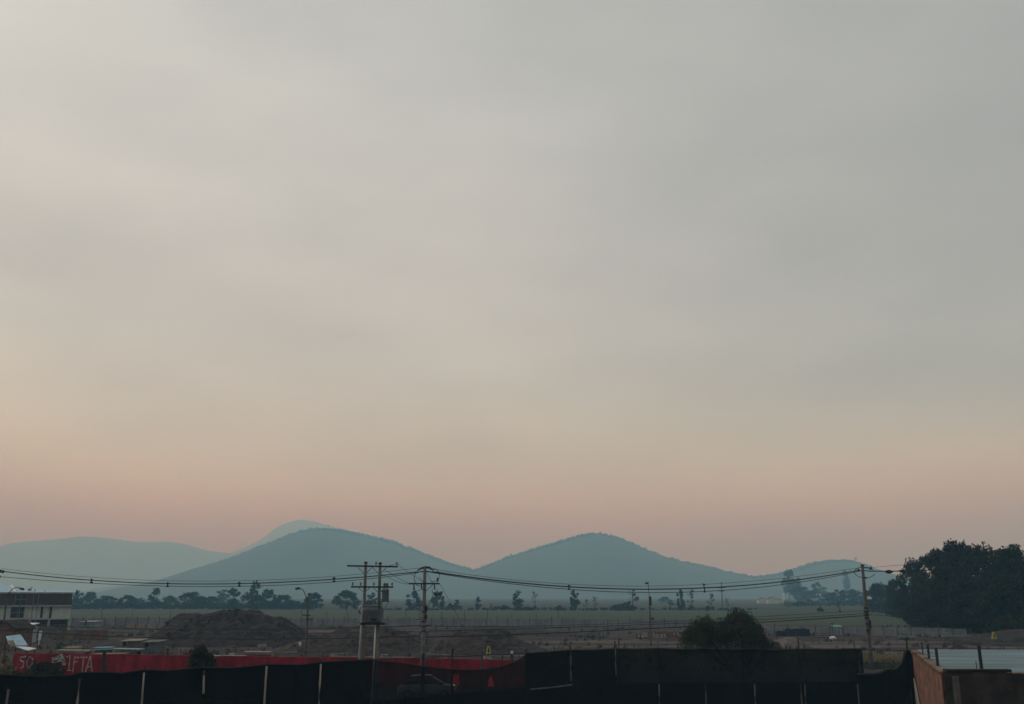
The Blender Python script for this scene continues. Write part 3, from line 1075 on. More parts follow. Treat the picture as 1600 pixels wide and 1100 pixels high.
tufts('dry_grass', M['dry'], 2600, (lambda y: xat(1190, y), lambda y: xat(1440, y), 107, 122), .38, 'dry yellow grass behind the right end of the netting', -.25, 10, 3)
tufts('dry_grass', M['dry'], 1500, (lambda y: xat(870, y), lambda y: xat(1080, y), 119, 128), .32, 'strip of dry grass behind the middle of the netting', -.2, 9, 5)
tufts('weeds', M['weed'], 3600, (lambda y: xat(-40, y), lambda y: xat(1640, y), 95, 232), .45, 'low weeds scattered over the yard', .08, 7, 8)
tufts('weeds', M['weed'], 700, (lambda y: xat(1330, y), lambda y: xat(1430, y), 78, 106), .2, 'short weeds by the foot of the right pole', -.1, 8, 12)


# ------------------------------------------------------------------ concrete panel fences
def panel_fence(label, pts, hgt, step, cap=.0, tall=0):
    """pts: list of (px, Y); posts and slabs between them"""
    P = [Vector((xat(px, Y, 0), Y, 0)) for px, Y in pts]
    o = thing('panel_fence', label, 'concrete fence', P[0], 'concrete panel fences before the field')
    pan, posts = MB(), []
    for a, b in zip(P[:-1], P[1:]):
        L = (b - a).length
        n = max(1, round(L / step))
        d = (b - a) / n
        rz = math.atan2(d.y, d.x)
        for k in range(n):
            p, q = a + d * k, a + d * (k + 1)
            c = (p + q) / 2
            zz = ground_h(c.x, c.y)
            hh = hgt * R.uniform(.97, 1.02)
            for r_ in range(3):
                pan.box((c.x, c.y, zz + hh * (r_ + .5) / 3), (d.length - .14, .05, hh / 3 - .012), rz)
            posts.append((p, rz))
    for p, rz in posts:
        m_ = MB()
        th = hgt + (R.uniform(.15, .5) if R.random() < .7 else 0)
        m_.box((p.x, p.y - .05, ground_h(p.x, p.y) + th / 2 - .1), (.16, .16, th + .2), rz)
        m_.build('post', M['conc_dark'], o)
    pan.build('panel', M['panel'], o)
    return o


panel_fence('long grey concrete panel fence from the building to the willow', [(112, 238), (420, 236), (760, 232), (1075, 222)], 1.75, 2.6)
panel_fence('shorter grey panel fence from the willow to the grove', [(1190, 186), (1340, 180), (1512, 172)], 1.5, 2.3)

# tall thin vineyard-like posts behind the fence
for k, px in enumerate([157, 205, 265, 470, 510, 542, 633, 655, 690, 726, 762, 800, 838, 872]):
    Y = 246 + (k % 3) * 3
    b = Vector((xat(px, Y, 0), Y, -.1))
    m_ = MB()
    hh = zat(951 + (k * 5 % 7), Y)
    m_.tube([b, b + Vector((R.uniform(-.08, .08), 0, hh + .1))], [.07, .05], 6)
    o = m_.build('thin_post', M['dark_post'])
    tag(o, 'thin dark wooden post standing just behind the concrete panel fence', 'post', 'thin posts behind the panel fence')

# ------------------------------------------------------------------ power line hardware
def insulator(m_, p, s=1.0, up=1):
    p = Vector(p)
    m_.lathe(p, [(.02 * s, 0), (.03 * s, up * .08 * s), (.075 * s, up * .10 * s), (.075 * s, up * .15 * s), (.04 * s, up * .17 * s), (.065 * s, up * .20 * s), (.05 * s, up * .26 * s), (.02 * s, up * .28 * s)], 8)


def pole_shaft(base, top_z, r0, r1, seg=12):
    m_ = MB()
    n = 8
    m_.tube([(base.x, base.y, -.3 + (top_z + .3) * t) for t in np.linspace(0, 1, n)], [r0 + (r1 - r0) * t for t in np.linspace(0, 1, n)], seg)
    return m_


def bar(a, b, w, h):
    a, b = Vector(a), Vector(b)
    d = b - a
    m_ = MB()
    m_.box((a + b) / 2, (d.length, w, h), math.atan2(d.y, d.x), 0, -math.asin(d.z / d.length))
    return m_


# --- transformer structure (two poles)
YT = 70.0
tb_ = Vector((xat(580, YT, 0), YT, 0))
T = thing('transformer_structure', 'twin concrete poles carrying a grey transformer and two crossarms', 'transformer poles', tb_)
pl = {}
for px, ty in ((571.5, 880.5), (594, 881.5)):
    zt = zat(ty, YT)
    b = Vector((xat(px, YT, zt), YT, 0))
    pl[px] = b
    pole_shaft(b, zt, .16, .095, 12).build('pole', M['concrete'], T, True)
    c = MB()
    c.lathe((b.x, b.y, zt), [(.10, 0), (.125, .02), (.125, .10), (.08, .13)], 10)
    c.build('pole_cap', M['dark'], T)
x1, x2 = pl[571.5].x, pl[594].x


def xz(px, py, Y):
    z = zat(py, Y)
    return Vector((xat(px, Y, z), Y, z))


for (pa, pb, dy, pins) in (((543, 884.2), (622, 885.6), -.16, (588, 620.5)), ((549, 917), (615, 917.4), -.16, (551.5, 564, 584.5, 613))):
    a, b = xz(*pa, YT), xz(*pb, YT)
    a.y += dy; b.y += dy
    arm = bar(a, b, .10, .11).build('crossarm', M['dark'], T)
    for px in pins:
        t = (px - pa[0]) / (pb[0] - pa[0])
        p = a.lerp(b, t) + Vector((0, 0, .055))
        i_ = MB(); insulator(i_, p, .95); i_.build('insulator', M['porcelain'], arm)
    for px in (571.5, 594):
        pole = pl[px]
        zc = a.z + (b.z - a.z) * .5
        for s in (-1, 1):
            reach = .52
            bar((pole.x, YT - .24, zc - .58 if dy and pa[1] < 900 else zc - .42), (pole.x + s * (reach if pa[1] < 900 else .38), YT - .24, zc - .06), .035, .05).build('brace', M['steel'], T)
# platform, transformer, can
pz = zat(976, YT)
pf = MB()
for dy in (-.30, .30):
    pf.box(((xat(560, YT) + xat(597.5, YT)) / 2, YT + dy, pz + .06), ((597.5 - 560) * YT * .97 / FPX, .12, .14))
for k in range(7):
    pf.box((xat(562, YT, 5) + k * .255, YT, pz + .15), (.14, .76, .035))
pf.build('platform', M['dark'], T)
bx0, bx1 = xat(567, YT, 5.5), xat(599, YT, 5.5)
zt0, zt1 = pz + .17, zat(947, YT)
tr = MB()
tr.box(((bx0 + bx1 - .35) / 2, YT, (zt0 + zt1) / 2), (bx1 - bx0 - .35, .62, zt1 - zt0))
trO = tr.build('transformer', M['tank'], T, bevel=.03)
rim = MB(); rim.box(((bx0 + bx1 - .2) / 2, YT, zt1 + .03), (bx1 - bx0 - .1, .74, .06)); rim.build('lid', M['steel'], trO)
fin = MB()
for k in range(9):
    fin.box((bx1 - .34 + k * .04, YT, (zt0 + zt1) / 2 - .02), (.022, .56, (zt1 - zt0) * .84))
    fin.box((bx0 + .1 + k * .12, YT - .40, (zt0 + zt1) / 2 - .06), (.025, .16, (zt1 - zt0) * .7))
fin.build('cooling_fin', M['tank'], trO)
for px in (574, 579, 586):
    i_ = MB(); insulator(i_, (xat(px, YT, 6), YT - .1, zt1 + .06), 1.1); i_.build('bushing', M['porcelain'], trO)
vb = MB(); vb.box((xat(585, YT, 5), YT - .48, zt0 + .2), (.42, .10, .16)); vb.build('terminal_box', M['dark'], trO, bevel=.01)
# single can hung on the right pole
cx = xat(602.5, YT, 7); cz0, cz1 = zat(939, YT), zat(921.5, YT)
can = MB(); can.lathe((cx, YT - .10, 0), [(.20, cz0), (.245, cz0 + .04), (.245, cz1 - .05), (.265, cz1 - .04), (.265, cz1), (.16, cz1 + .05), (.05, cz1 + .07)], 16)
canO = can.build('regulator_can', M['tank'], T, True)
for dx in (-.08, .10):
    i_ = MB(); insulator(i_, (cx + dx, YT - .1, cz1 + .02), 1.6); i_.build('bushing', M['porcelain'], canO)
br = MB(); br.box((cx - .22, YT - .05, cz0 + .1), (.2, .08, .06)); br.box((cx - .22, YT - .05, cz1 - .12), (.2, .08, .06)); br.box((cx + .02, YT - .08, cz0 - .03), (.56, .26, .05)); br.build('bracket', M['dark'], canO)
bar((cx + .24, YT - .1, cz0 - .05), (xat(597.5, YT, 5.5), YT - .1, zat(958, YT)), .05, .05).build('brace', M['steel'], T)
for dx in (.0, .09):
    w_ = MB(); w_.tube([(cx - .28 + dx, YT - .2, cz0), (cx - .30 + dx, YT - .22, cz0 - .5), (cx - .36 + dx, YT - .22, zt1 - .2)], .022, 5); w_.build('lead', M['rubber'], T)
# conduits
cpx = xat(567, YT, 6); cp = MB()
zb = zat(950, YT); rr_ = .10
arc = [(cpx - rr_ + rr_ * math.cos(t), YT - .30, zb + rr_ * 1.2 * math.sin(t)) for t in np.linspace(0, math.pi, 8)]
cp.tube([(xat(557, YT, 0), YT - .30, -.2), (cpx, YT - .30, zb)] + arc[1:] + [(cpx - 2 * rr_, YT - .30, zb - .12)], .055, 8)
cp.build('conduit', M['pvc'], T, True)
cb = MB(); cb.tube([(cpx - 2 * rr_, YT - .30, zb - .10), (cpx - 2 * rr_ - .03, YT - .30, zb - .24), (cpx - 2 * rr_ + .1, YT - .28, zb - .38)], .05, 6); cb.build('cable_tail', M['rubber'], T)
c2 = MB(); c2.tube([(x2 - .24, YT - .16, -.2), (x2 - .17, YT - .16, pz - .05)], .05, 8); c2.build('conduit', M['pvc'], T, True)

# --- middle utility pole
YM = 77.0
zt = zat(886, YM)
mb_ = Vector((xat(664, YM, zt), YM, 0))
U = thing('utility_pole', 'middle concrete utility pole with short crossarm and looping jumpers', 'utility pole', mb_, 'poles of the street power line')
pole_shaft(mb_, zt, .20, .115).build('pole', M['concrete'], U, True)
hd = MB()
hd.tube([xz(652, 891.5, YM), xz(658, 888, YM), xz(664, 886.5, YM), xz(671, 887, YM), xz(677, 891, YM)], [.05, .08, .10, .10, .05], 6)
hd.tube([xz(656, 893, YM), xz(672, 893, YM)], .05, 6)
hd.build('head_bracket', M['dark'], U)
for px in (650.5, 653, 675, 678):
    i_ = MB(); p = xz(px, 894, YM); i_.tube([p + Vector((-.14, -.1, 0)), p + Vector((.14, -.1, 0))], [.05, .06], 7); i_.build('strain_insulator', M['porcelain'], U)
a, b = xz(639, 912, YM), xz(687.5, 912, YM); a.y -= .18; b.y -= .18
arm = bar(a, b, .10, .11).build('crossarm', M['dark'], U)
i_ = MB(); insulator(i_, xz(684, 911, YM) + Vector((0, -.18, .05)), 1.3); i_.build('insulator', M['porcelain'], arm)
for px in (647, 659, 679):
    c_ = MB(); p = xz(px, 913, YM); c_.tube([p + Vector((0, -.2, 0)), p + Vector((.02, -.26, -.22)), p + Vector((.06, -.28, -.42))], [.05, .06, .045], 7); c_.build('fuse_cutout', M['porcelain'], arm)
bar(xz(664.5, 925, YM) + Vector((0, -.2, 0)), xz(677, 913, YM) + Vector((0, -.24, 0)), .04, .06).build('brace', M['steel'], U)
lp = MB()


def loop(c0, rx, rz, t0, t1, Y, n=14):
    return [(c0.x + rx * math.cos(t), Y, c0.z + rz * math.sin(t)) for t in np.linspace(t0, t1, n)]


c0 = xz(664, 897, YM)
lp.tube(loop(xz(657, 903, YM), .45, .62, 2.2, 4.9, YM - .3), .024, 5)
lp.tube(loop(xz(678, 899, YM), .45, .50, 1.9, -2.1, YM - .3), .024, 5)
lp.tube(loop(xz(652, 919, YM), .30, .22, 3.14, 6.0, YM - .25), .02, 5)
lp.tube(loop(xz(682, 922, YM), .32, .40, 2.9, 4.6, YM - .25), .02, 5)
lp.tube([xz(666, 892, YM), xz(672, 905, YM), xz(677, 911, YM)], .014, 5)
lp.tube([xz(655, 902, YM), xz(661, 909, YM), xz(668, 912, YM)], .014, 5)
lp.build('jumper_wire', M['rubber'], U)
sa = MB(); sa.tube([xz(677.5, 925, YM), xz(680, 928, YM), xz(684, 929.5, YM), xz(689, 927, YM), xz(690.5, 924.5, YM)], [.03, .07, .08, .07, .03], 7); sa.build('hanging_bracket', M['dark'], U)
lw = MB(); lw.tube([xz(678, 926, YM), xz(671, 942, YM), xz(666, 960, YM)], .018, 5); lw.build('down_wire', M['rubber'], U)
for py0, py1 in ((945, 954), (960, 968)):
    e_ = MB(); p = xz(665.5, (py0 + py1) / 2, YM); hh = (py1 - py0) * YM / FPX
    e_.lathe((p.x, p.y - .12, p.z - hh / 2), [(.04, 0), (.12, hh * .2), (.13, hh * .6), (.10, hh * .9), (.03, hh)], 8); e_.build('cable_closure', M['rubber'], U, True)
bd = MB()
for py in (956, 971, 979, 986):
    p = xz(661, py, YM); bd.lathe((mb_.x, YM, p.z), [(.19, -.05), (.20, -.04), (.20, .04), (.19, .05)], 12)
bd.build('clamp_band', M['dark'], U)
sd = MB(); sd.tube([xz(649, 968, YM), xz(662, 967, YM)], .025, 5); sd.tube([xz(655, 977, YM), xz(672, 977.5, YM)], .03, 5); sd.tube([xz(655, 988, YM), xz(670, 988.5, YM)], .03, 5); sd.build('side_hook', M['dark'], U)

# --- right utility pole
YR = 103.0
zt = zat(884, YR)
rb_ = Vector((xat(1347.5, YR, zt), YR, ground_h(38, YR)))
V_ = thing('utility_pole', 'right dark utility pole with wire hoop and small white lamp', 'utility pole', rb_, 'poles of the street power line')
pole_shaft(rb_, zt, .24, .14).build('pole', M['conc_dark'], V_, True)
cb = MB(); cb.lathe((rb_.x, YR, zt), [(.15, -.04), (.19, -.02), (.19, .1), (.12, .14)], 10); cb.build('pole_cap', M['dark'], V_)
ho = MB(); hc = xz(1349.5, 894.5, YR)
ho.tube([(hc.x + 1.05 * math.cos(t), YR - .25 + .1 * math.sin(t), hc.z + .55 * math.sin(t)) for t in np.linspace(.35, 6.0, 30)], .032, 6)
ho.build('jumper_hoop', M['rubber'], V_)
ab = MB(); ab.tube([xz(1346, 887, YR), xz(1362, 888, YR)], .045, 6); ab.tube([xz(1341, 891.5, YR), xz(1360, 892, YR)], .05, 6); ab.tube([xz(1348, 902, YR), xz(1354, 903, YR)], .10, 6); ab.build('crossarm', M['dark'], V_)
for px, py in ((1360, 888), (1341, 891)):
    i_ = MB(); p = xz(px, py, YR); i_.lathe((p.x, p.y - .1, p.z - .16), [(.06, 0), (.15, .06), (.16, .16), (.12, .28), (.04, .32)], 8); i_.build('insulator', M['porcelain'], V_)
la = MB(); la.tube([xz(1352.5, 935, YR), xz(1355, 934.5, YR)], .04, 6)
la.build('lamp_arm', M['steel'], V_)
ld = MB(); p = xz(1358, 935, YR); ld.lathe((p.x, YR - .1, p.z - .10), [(.16, 0), (.27, .03), (.25, .14), (.14, .24), (.04, .27)], 12); ld.build('lamp_head', M['lampglass'], V_, True)
bd = MB()
for py, r_ in ((950, .26), (956, .30), (961, .28), (966, .27), (975, .24), (985, .26)):
    p = xz(1354, py, YR); bd.lathe((rb_.x, YR, p.z), [(r_ - .04, -.08), (r_, -.05), (r_, .07), (r_ - .05, .10)], 10)
bd.build('clamp_band', M['dark'], V_)
cbx = MB(); p = xz(1353.5, 975, YR); cbx.box((rb_.x + .22, YR - .1, p.z), (.22, .2, .8)); cbx.build('cable_closure', M['rubber'], V_, bevel=.04)

# --- pole beyond the left frame edge: its hardware reaches into the picture
YL = 84.0
zt = zat(886, YL)
lb_ = Vector((xat(-9, YL, zt), YL, 0))
Lp = thing('utility_pole', 'utility pole at the left edge with only its insulators showing', 'utility pole', lb_, 'poles of the street power line')
pole_shaft(lb_, zt, .2, .115).build('pole', M['concrete'], Lp, True)
hw = MB(); hw.tube([xz(-9, 893, YL), xz(2, 893.5, YL)], .05, 6); hw.tube([xz(-9, 901, YL), xz(0, 901.5, YL)], .05, 6); hw.build('crossarm', M['dark'], Lp)
for px, py in ((1.5, 892.5), (5.5, 893.5), (0, 901.5)):
    i_ = MB(); p = xz(px, py, YL); i_.lathe((p.x, YL - .1, p.z - .12), [(.05, 0), (.11, .05), (.12, .15), (.08, .25), (.03, .28)], 8); i_.build('insulator', M['porcelain'], Lp)


# --- cables
def cable(label, pts, rad, group='cables of the street power line', cat='cable', name='power_cable', Y0=None, Y1=None, n=5):
    """pts: (px, py) control points from pole to pole; Y runs straight from Y0 to Y1"""
    xs_ = np.array([p[0] for p in pts], float); ys_ = np.array([p[1] for p in pts], float)
    W_ = []
    deg = min(3, len(pts) - 1)
    xm, sc_ = xs_.mean(), (xs_.max() - xs_.min()) / 2
    co_ = np.polyfit((xs_ - xm) / sc_, ys_, deg)
    for px in np.linspace(xs_[0], xs_[-1], 40):
        t = (px - xs_[0]) / (xs_[-1] - xs_[0])
        W_.append(at(px, float(np.polyval(co_, (px - xm) / sc_)), Y0 + (Y1 - Y0) * t))
    m_ = MB(); m_.tube(W_, rad, n)
    o = m_.build(name, M['rubber'], smooth=True)
    return tag(o, label, cat, group), W_


LM = [(6, 893), (70, 900), (143, 906.5), (262, 912.5), (374, 911.5), (522, 905), (600, 899), (651, 893.5)]
LU = [(2, 889), (70, 895), (143, 901.5), (262, 908.5), (374, 907.5), (522, 899.5), (600, 894), (655, 887.5)]
LL = [(1, 901), (70, 907), (143, 910.8), (262, 916.3), (374, 915.8), (522, 909), (600, 902.5), (651, 895)]
RM = [(676, 893.5), (720, 899.5), (800, 909), (889, 916.8), (960, 920.3), (1013, 921.2), (1100, 918.6), (1160, 914.2), (1230, 908), (1341, 891.5)]
RU = [(672, 888.5), (720, 896), (800, 905.5), (889, 913.2), (960, 915.4), (1013, 915.8), (1100, 912.6), (1160, 909), (1230, 903), (1346, 886.5)]
RL = [(676, 895), (720, 901.5), (800, 912), (889, 920.8), (960, 924.8), (1013, 926.2), (1100, 924.2), (1160, 919.6), (1230, 912.5), (1341, 893)]
cable('thick middle power cable left of the middle utility pole', LM, .040, Y0=YL, Y1=YM)
cable('thin top wire left of the middle utility pole', LU, .014, Y0=YL, Y1=YM)
cable('thin lowest power cable left of the middle utility pole', LL, .024, Y0=YL, Y1=YM)
cable('thick middle power cable between middle and right poles', RM, .052, Y0=YM, Y1=YR)
cable('thin top wire between middle and right poles', RU, .017, Y0=YM, Y1=YR)
cable('thin lowest power cable between middle and right poles', RL, .030, Y0=YM, Y1=YR)
XM = [(1358, 892), (1389, 893.2), (1410, 892.3), (1480, 888.5), (1540, 884.5), (1600, 880), (1680, 873)]
cable('thick cable crossing the grove right of the right pole', XM, .050, Y0=YR, Y1=88)
cable('thin top wire right of the right utility pole', [(1360, 887), (1410, 882.5), (1500, 876), (1600, 867), (1680, 858)], .015, Y0=YR, Y1=88)
for px, py, lb in ((1389, 893.4, 'round black splice hanging on the cable beside the right pole'), (1410, 892.3, 'small black splice on the cable at the grove edge')):
    t = (px - 1358) / (1680 - 1358); Y = YR + (88 - YR) * t
    p = at(px, py, Y); m_ = MB(); r_ = .20 if px < 1400 else .13
    m_.tube([p + Vector((-.42, 0, .01)), p + Vector((-.2, 0, 0)), p, p + Vector((.2, 0, 0)), p + Vector((.42, 0, .01))], [.05, r_ * .85, r_, r_ * .85, .05], 8)
    tag(m_.build('cable_splice', M['rubber'], smooth=True), lb, 'cable splice', 'splices on the cable by the grove')
for px, y0, y1, Y, dx, lb in (
        (143, 904, 911.5, 83, 0, 'first cable spacer from the left edge'),
        (262, 909.5, 917.5, 82, 0, 'second cable spacer left of the transformer poles'),
        (374, 909, 917, 80.5, 0, 'third cable spacer above the soil mound tree'),
        (522, 901.5, 910, 78.5, 0, 'cable spacer nearest to the left of the transformer poles'),
        (889, 913.5, 922, 85, 0, 'cable spacer above the ragged field tree'),
        (1100.5, 911.5, 926, 93, 1.2, 'long tilted cable spacer above the half dead trees')):
    m_ = MB(); m_.tube([at(px - dx, y0, Y), at(px + dx, y1, Y)], [.05, .06], 6)
    for q in (y0 + 2, y1 - 1.5):
        p = at(px, q, Y); m_.tube([p + Vector((-.12, 0, 0)), p + Vector((.12, 0, 0))], .055, 6)
    tag(m_.build('cable_spacer', M['dark']), lb, 'cable spacer', 'spacers on the street cables')

TG = 'telephone cables strung low along the street'
cable('upper low telephone cable left of the middle pole', [(-20, 972), (100, 978.5), (300, 984), (480, 982), (657, 977.5)], .030, TG, name='telephone_cable', Y0=86, Y1=YM)
cable('middle low telephone cable left of the middle pole', [(-20, 978), (100, 985), (300, 990.5), (480, 990), (657, 986)], .016, TG, name='telephone_cable', Y0=86, Y1=YM)
cable('lowest telephone cable left of the middle pole', [(-20, 983), (100, 991), (230, 996), (400, 998), (560, 997), (657, 993.5)], .034, TG, name='telephone_cable', Y0=86, Y1=YM)
cable('upper low telephone cable right of the middle pole', [(662, 978), (800, 979), (920, 975.5), (1080, 969.5), (1200, 963), (1352, 954)], .018, TG, name='telephone_cable', Y0=YM, Y1=YR)
cable('middle low telephone cable right of the middle pole', [(662, 986), (800, 983), (920, 979), (1080, 972.5), (1200, 968), (1352, 958.5)], .026, TG, name='telephone_cable', Y0=YM, Y1=YR)
cable('lowest telephone cable right of the middle pole', [(662, 995.5), (720, 994), (800, 991), (920, 986.5), (1080, 979.5), (1200, 971), (1352, 962)], .042, TG, name='telephone_cable', Y0=YM, Y1=YR)
cable('upper low telephone cable right of the right pole', [(1356, 954.5), (1400, 957.5), (1500, 966), (1600, 973), (1680, 978)], .03, TG, name='telephone_cable', Y0=YR, Y1=88)
cable('lower low telephone cable right of the right pole', [(1356, 960), (1400, 963.5), (1500, 970), (1600, 976.5), (1680, 981)], .022, TG, name='telephone_cable', Y0=YR, Y1=88)
WG = 'slack wires between the transformer and the middle pole'
cable('slack wire from the top transformer crossarm to the middle pole', [(621, 881), (632, 890), (645, 899), (655, 905), (661, 910)], .015, WG, name='slack_wire', Y0=YT, Y1=YM, n=4)
cable('slack wire from the right transformer pole to the crossarm', [(600, 890), (612, 897), (625, 905), (640, 911.5)], .015, WG, name='slack_wire', Y0=YT, Y1=YM, n=4)
cable('lower slack wire sagging to the short crossarm', [(596, 897), (612, 905), (626, 910.5), (640, 912.5)], .015, WG, name='slack_wire', Y0=YT, Y1=YM, n=4)
cable('short wire rising along the top transformer crossarm', [(588, 884), (598, 885), (610, 883.5), (620, 880.5)], .013, WG, name='slack_wire', Y0=YT - .1, Y1=YT - .1, n=4)
cable('thin stay wire slanting down right of the middle pole', [(688, 913), (700, 935), (712, 957), (728, 990)], .014, None, 'stay wire', 'stay_wire', Y0=YM, Y1=YM + 6, n=4)


# --- street lamps
def lamp(label, pole_top, Y, head, r0, arm_pts, box=None, extra=None):
    zt = zat(pole_top[1], Y)
    b = Vector((xat(pole_top[0], Y, zt), Y, 0)); b.z = ground_h(b.x, Y)
    o = thing('street_lamp', label, 'street lamp', b, 'street lamps')
    pole_shaft(b, zt, r0, r0 * .6, 10).build('pole', M['conc_dark'], o, True)
    m_ = MB(); m_.tube([xz(*p, Y) + Vector((0, -.05, 0)) for p in arm_pts], .045, 6); m_.build('lamp_arm', M['dark'], o, True)
    p = xz(*head, Y)
    d = 1 if arm_pts[-1][0] > arm_pts[0][0] else -1
    m_ = MB(); m_.tube([p + Vector((-.28 * d, 0, .03)), p + Vector((-.1 * d, 0, .02)), p + Vector((.18 * d, 0, -.04)), p + Vector((.30 * d, 0, -.06))], [.05, .13, .14, .06], 8)
    hO = m_.build('lamp_head', M['dark'], o, True)
    g_ = MB(); g_.lathe((p.x + .06 * d, p.y, p.z - .17), [(.05, 0), (.09, .03), (.10, .06)], 8); g_.build('diffuser', M['lampglass'], hO)
    if extra:
        extra(o)
    return o


def lamp478(o):
    Y = 108
    m_ = MB()
    m_.tube([xz(473, 961, Y) + Vector((0, -.15, 0)), xz(486, 961.5, Y) + Vector((0, -.15, 0))], .05, 6)
    m_.tube([xz(479, 967, Y) + Vector((0, -.1, 0)), xz(490, 967.5, Y) + Vector((0, -.1, 0))], .06, 6)
    m_.build('clamp_bracket', M['dark'], o)


lamp('curved street lamp with curled arm left of the transformer poles', (482, 931), 108, (465.5, 919.5), .15, [(481, 942), (478, 931), (474, 922), (469, 919), (465, 919)], extra=lamp478)
lamp('street lamp with curved arm in front of the two storey building', (11, 932), 112, (34, 920), .13, [(11, 935), (14, 927), (20, 920), (27, 917.5), (33, 919)])


def lamp1013(o):
    Y = 142
    m_ = MB(); a, b = xz(1015.6, 932, Y), xz(1016.6, 946, Y)
    m_.box(((a.x + b.x) / 2, Y - .2, (a.z + b.z) / 2), (.26, .24, a.z - b.z)); m_.build('meter_box', M['dark'], o)
    m_ = MB(); m_.tube([xz(1017, 966.5, Y), xz(1022, 966.5, Y)], .12, 6); m_.build('clamp_bracket', M['dark'], o)


lamp('slightly leaning street lamp with tiny head in the middle distance', (1014.5, 932), 142, (1011, 911), .17, [(1014.8, 934), (1013.6, 922), (1012.6, 912), (1011, 911)], extra=lamp1013)

# far power pole
YP = 478
zt = zat(909, YP); b = Vector((xat(1127, YP, zt), YP, 0))
o = thing('power_pole', 'far hazy power pole with two crossarms behind the willow', 'power pole', b)
pole_shaft(b, zt, .30, .18, 8).build('pole', M['conc_dark'], o)
for py, x0, x1 in ((918, 1119.5, 1133), (923.5, 1123, 1131)):
    a_, c_ = xz(x0, py, YP), xz(x1, py, YP); bar(a_ + Vector((0, -.3, 0)), c_ + Vector((0, -.3, 0)), .3, .42).build('crossarm', M['dark'], o)

# ------------------------------------------------------------------ red wall with graffiti
A, B = Vector((xat(18, 88.5), 88.5, 0)), Vector((xat(824, 79.5), 79.5, 0))
wd = (B - A).normalized(); wn_ = Vector((wd.y, -wd.x, 0))       # towards the camera
RWH = 2.06
RW = thing('red_wall', 'long low red painted wall with white graffiti at its left end', 'wall', A)
rz = math.atan2(wd.y, wd.x); L = (B - A).length
m_ = MB()
nseg = 14
for k in range(nseg):
    c = A + wd * L * (k + .5) / nseg
    hh = RWH * (1 + .01 * math.sin(k * 2.3))
    m_.box((c.x, c.y, hh / 2 - .1), (L / nseg - .008, .16, hh + .2), rz)
m_.build('wall_body', M['red'], RW)
m_ = MB()
for k in range(nseg):
    if k in (9, 10, 11):
        c = A + wd * L * (k + .5) / nseg; m_.box((c.x, c.y, RWH + .045 + .02), (L / nseg, .20, .09), rz)
m_.build('coping', M['pink'], RW)
m_ = MB()
for k in range(nseg + 1):
    c = A + wd * min(L - .1, L * k / nseg) + wn_ * -.12; m_.box((c.x, c.y, RWH / 2), (.22, .14, RWH + .06), rz)
m_.build('pier', M['brick'], RW)
st = MB()
FACE = .086


def stroke(pts, w=.13):
    """hand-painted stroke lying on the wall face; coordinates in metres along the wall and up"""
    q = [A + wd * x + wn_ * FACE + Vector((0, 0, z)) for x, z in pts]
    for a_, b_ in zip(q[:-1], q[1:]):
        d = (b_ - a_); ll = d.length; d.normalize()
        s = d.cross(wn_).normalized() * w * .4 * R.uniform(.75, 1.2)
        e = d * w * .25
        k = wn_ * (.002 * R.random() + .001)
        st.add([a_ - s - e + k, a_ + s - e + k, b_ + s * R.uniform(.7, 1.1) + e + k, b_ - s + e + k], [(0, 1, 2, 3)])


def wx(px):      # distance along the wall seen at column px
    best = min(((abs(xat(px, (A + wd * s).y, 1.2) - (A + wd * s).x), s) for s in np.linspace(0, L, 4000)))
    return best[1]


zt_, zb_ = 1.85, .62
gx = wx(32)
stroke([(gx + .5, zt_ - .05), (gx, zt_ - .1), (gx - .02, 1.5), (gx + .35, 1.35), (gx + .38, .95), (gx + .1, .8)], .15)
gx = wx(43)
stroke([(gx, 1.45), (gx + .2, zt_ - .05), (gx + .55, 1.6), (gx + .5, 1.1), (gx + .15, .8), (gx - .02, 1.2), (gx, 1.45)], .13)
stroke([(gx + .25, 1.0), (gx + .7, .62)], .12)
gx = wx(72); stroke([(gx, 1.0), (gx + .3, 1.2)], .1)
gx = wx(82)      # bold scribbled S
stroke([(gx + .9, 2.0), (gx + .3, 1.75), (gx, 1.7), (gx + .05, 1.35), (gx + .5, 1.3), (gx + .8, 1.55), (gx + 1.1, 1.4), (gx + 1.05, 1.0), (gx + .9, .75)], .2)
stroke([(gx + .3, 1.6), (gx + .9, 1.75), (gx + 1.2, 1.6), (gx + 1.3, 1.2), (gx + 1.0, 1.05)], .18)
stroke([(gx + .1, 1.5), (gx + .6, 1.9), (gx + 1.1, 1.85)], .13)
gx = wx(105); stroke([(gx - .05, zt_ - .05), (gx + .25, zt_ + .08), (gx + .28, .7)], .15); stroke([(gx, .72), (gx + .5, .7)], .1)
gx = wx(116); stroke([(gx, .58), (gx + .02, zt_ + .02)], .13); stroke([(gx, zt_ - .08), (gx + .45, zt_ - .08)], .13); stroke([(gx + .02, 1.42), (gx + .35, 1.42)], .1)
gx = wx(126); stroke([(gx - .05, zt_ - .06), (gx + .62, zt_ - .04)], .14); stroke([(gx + .28, zt_ - .08), (gx + .26, .62)], .14)
gx = wx(136); stroke([(gx - .02, .6), (gx + .3, zt_ + .06), (gx + .62, .6)], .14); stroke([(gx + .08, 1.05), (gx + .55, 1.02)], .11)
st.build('graffiti', M['white_paint'], RW)

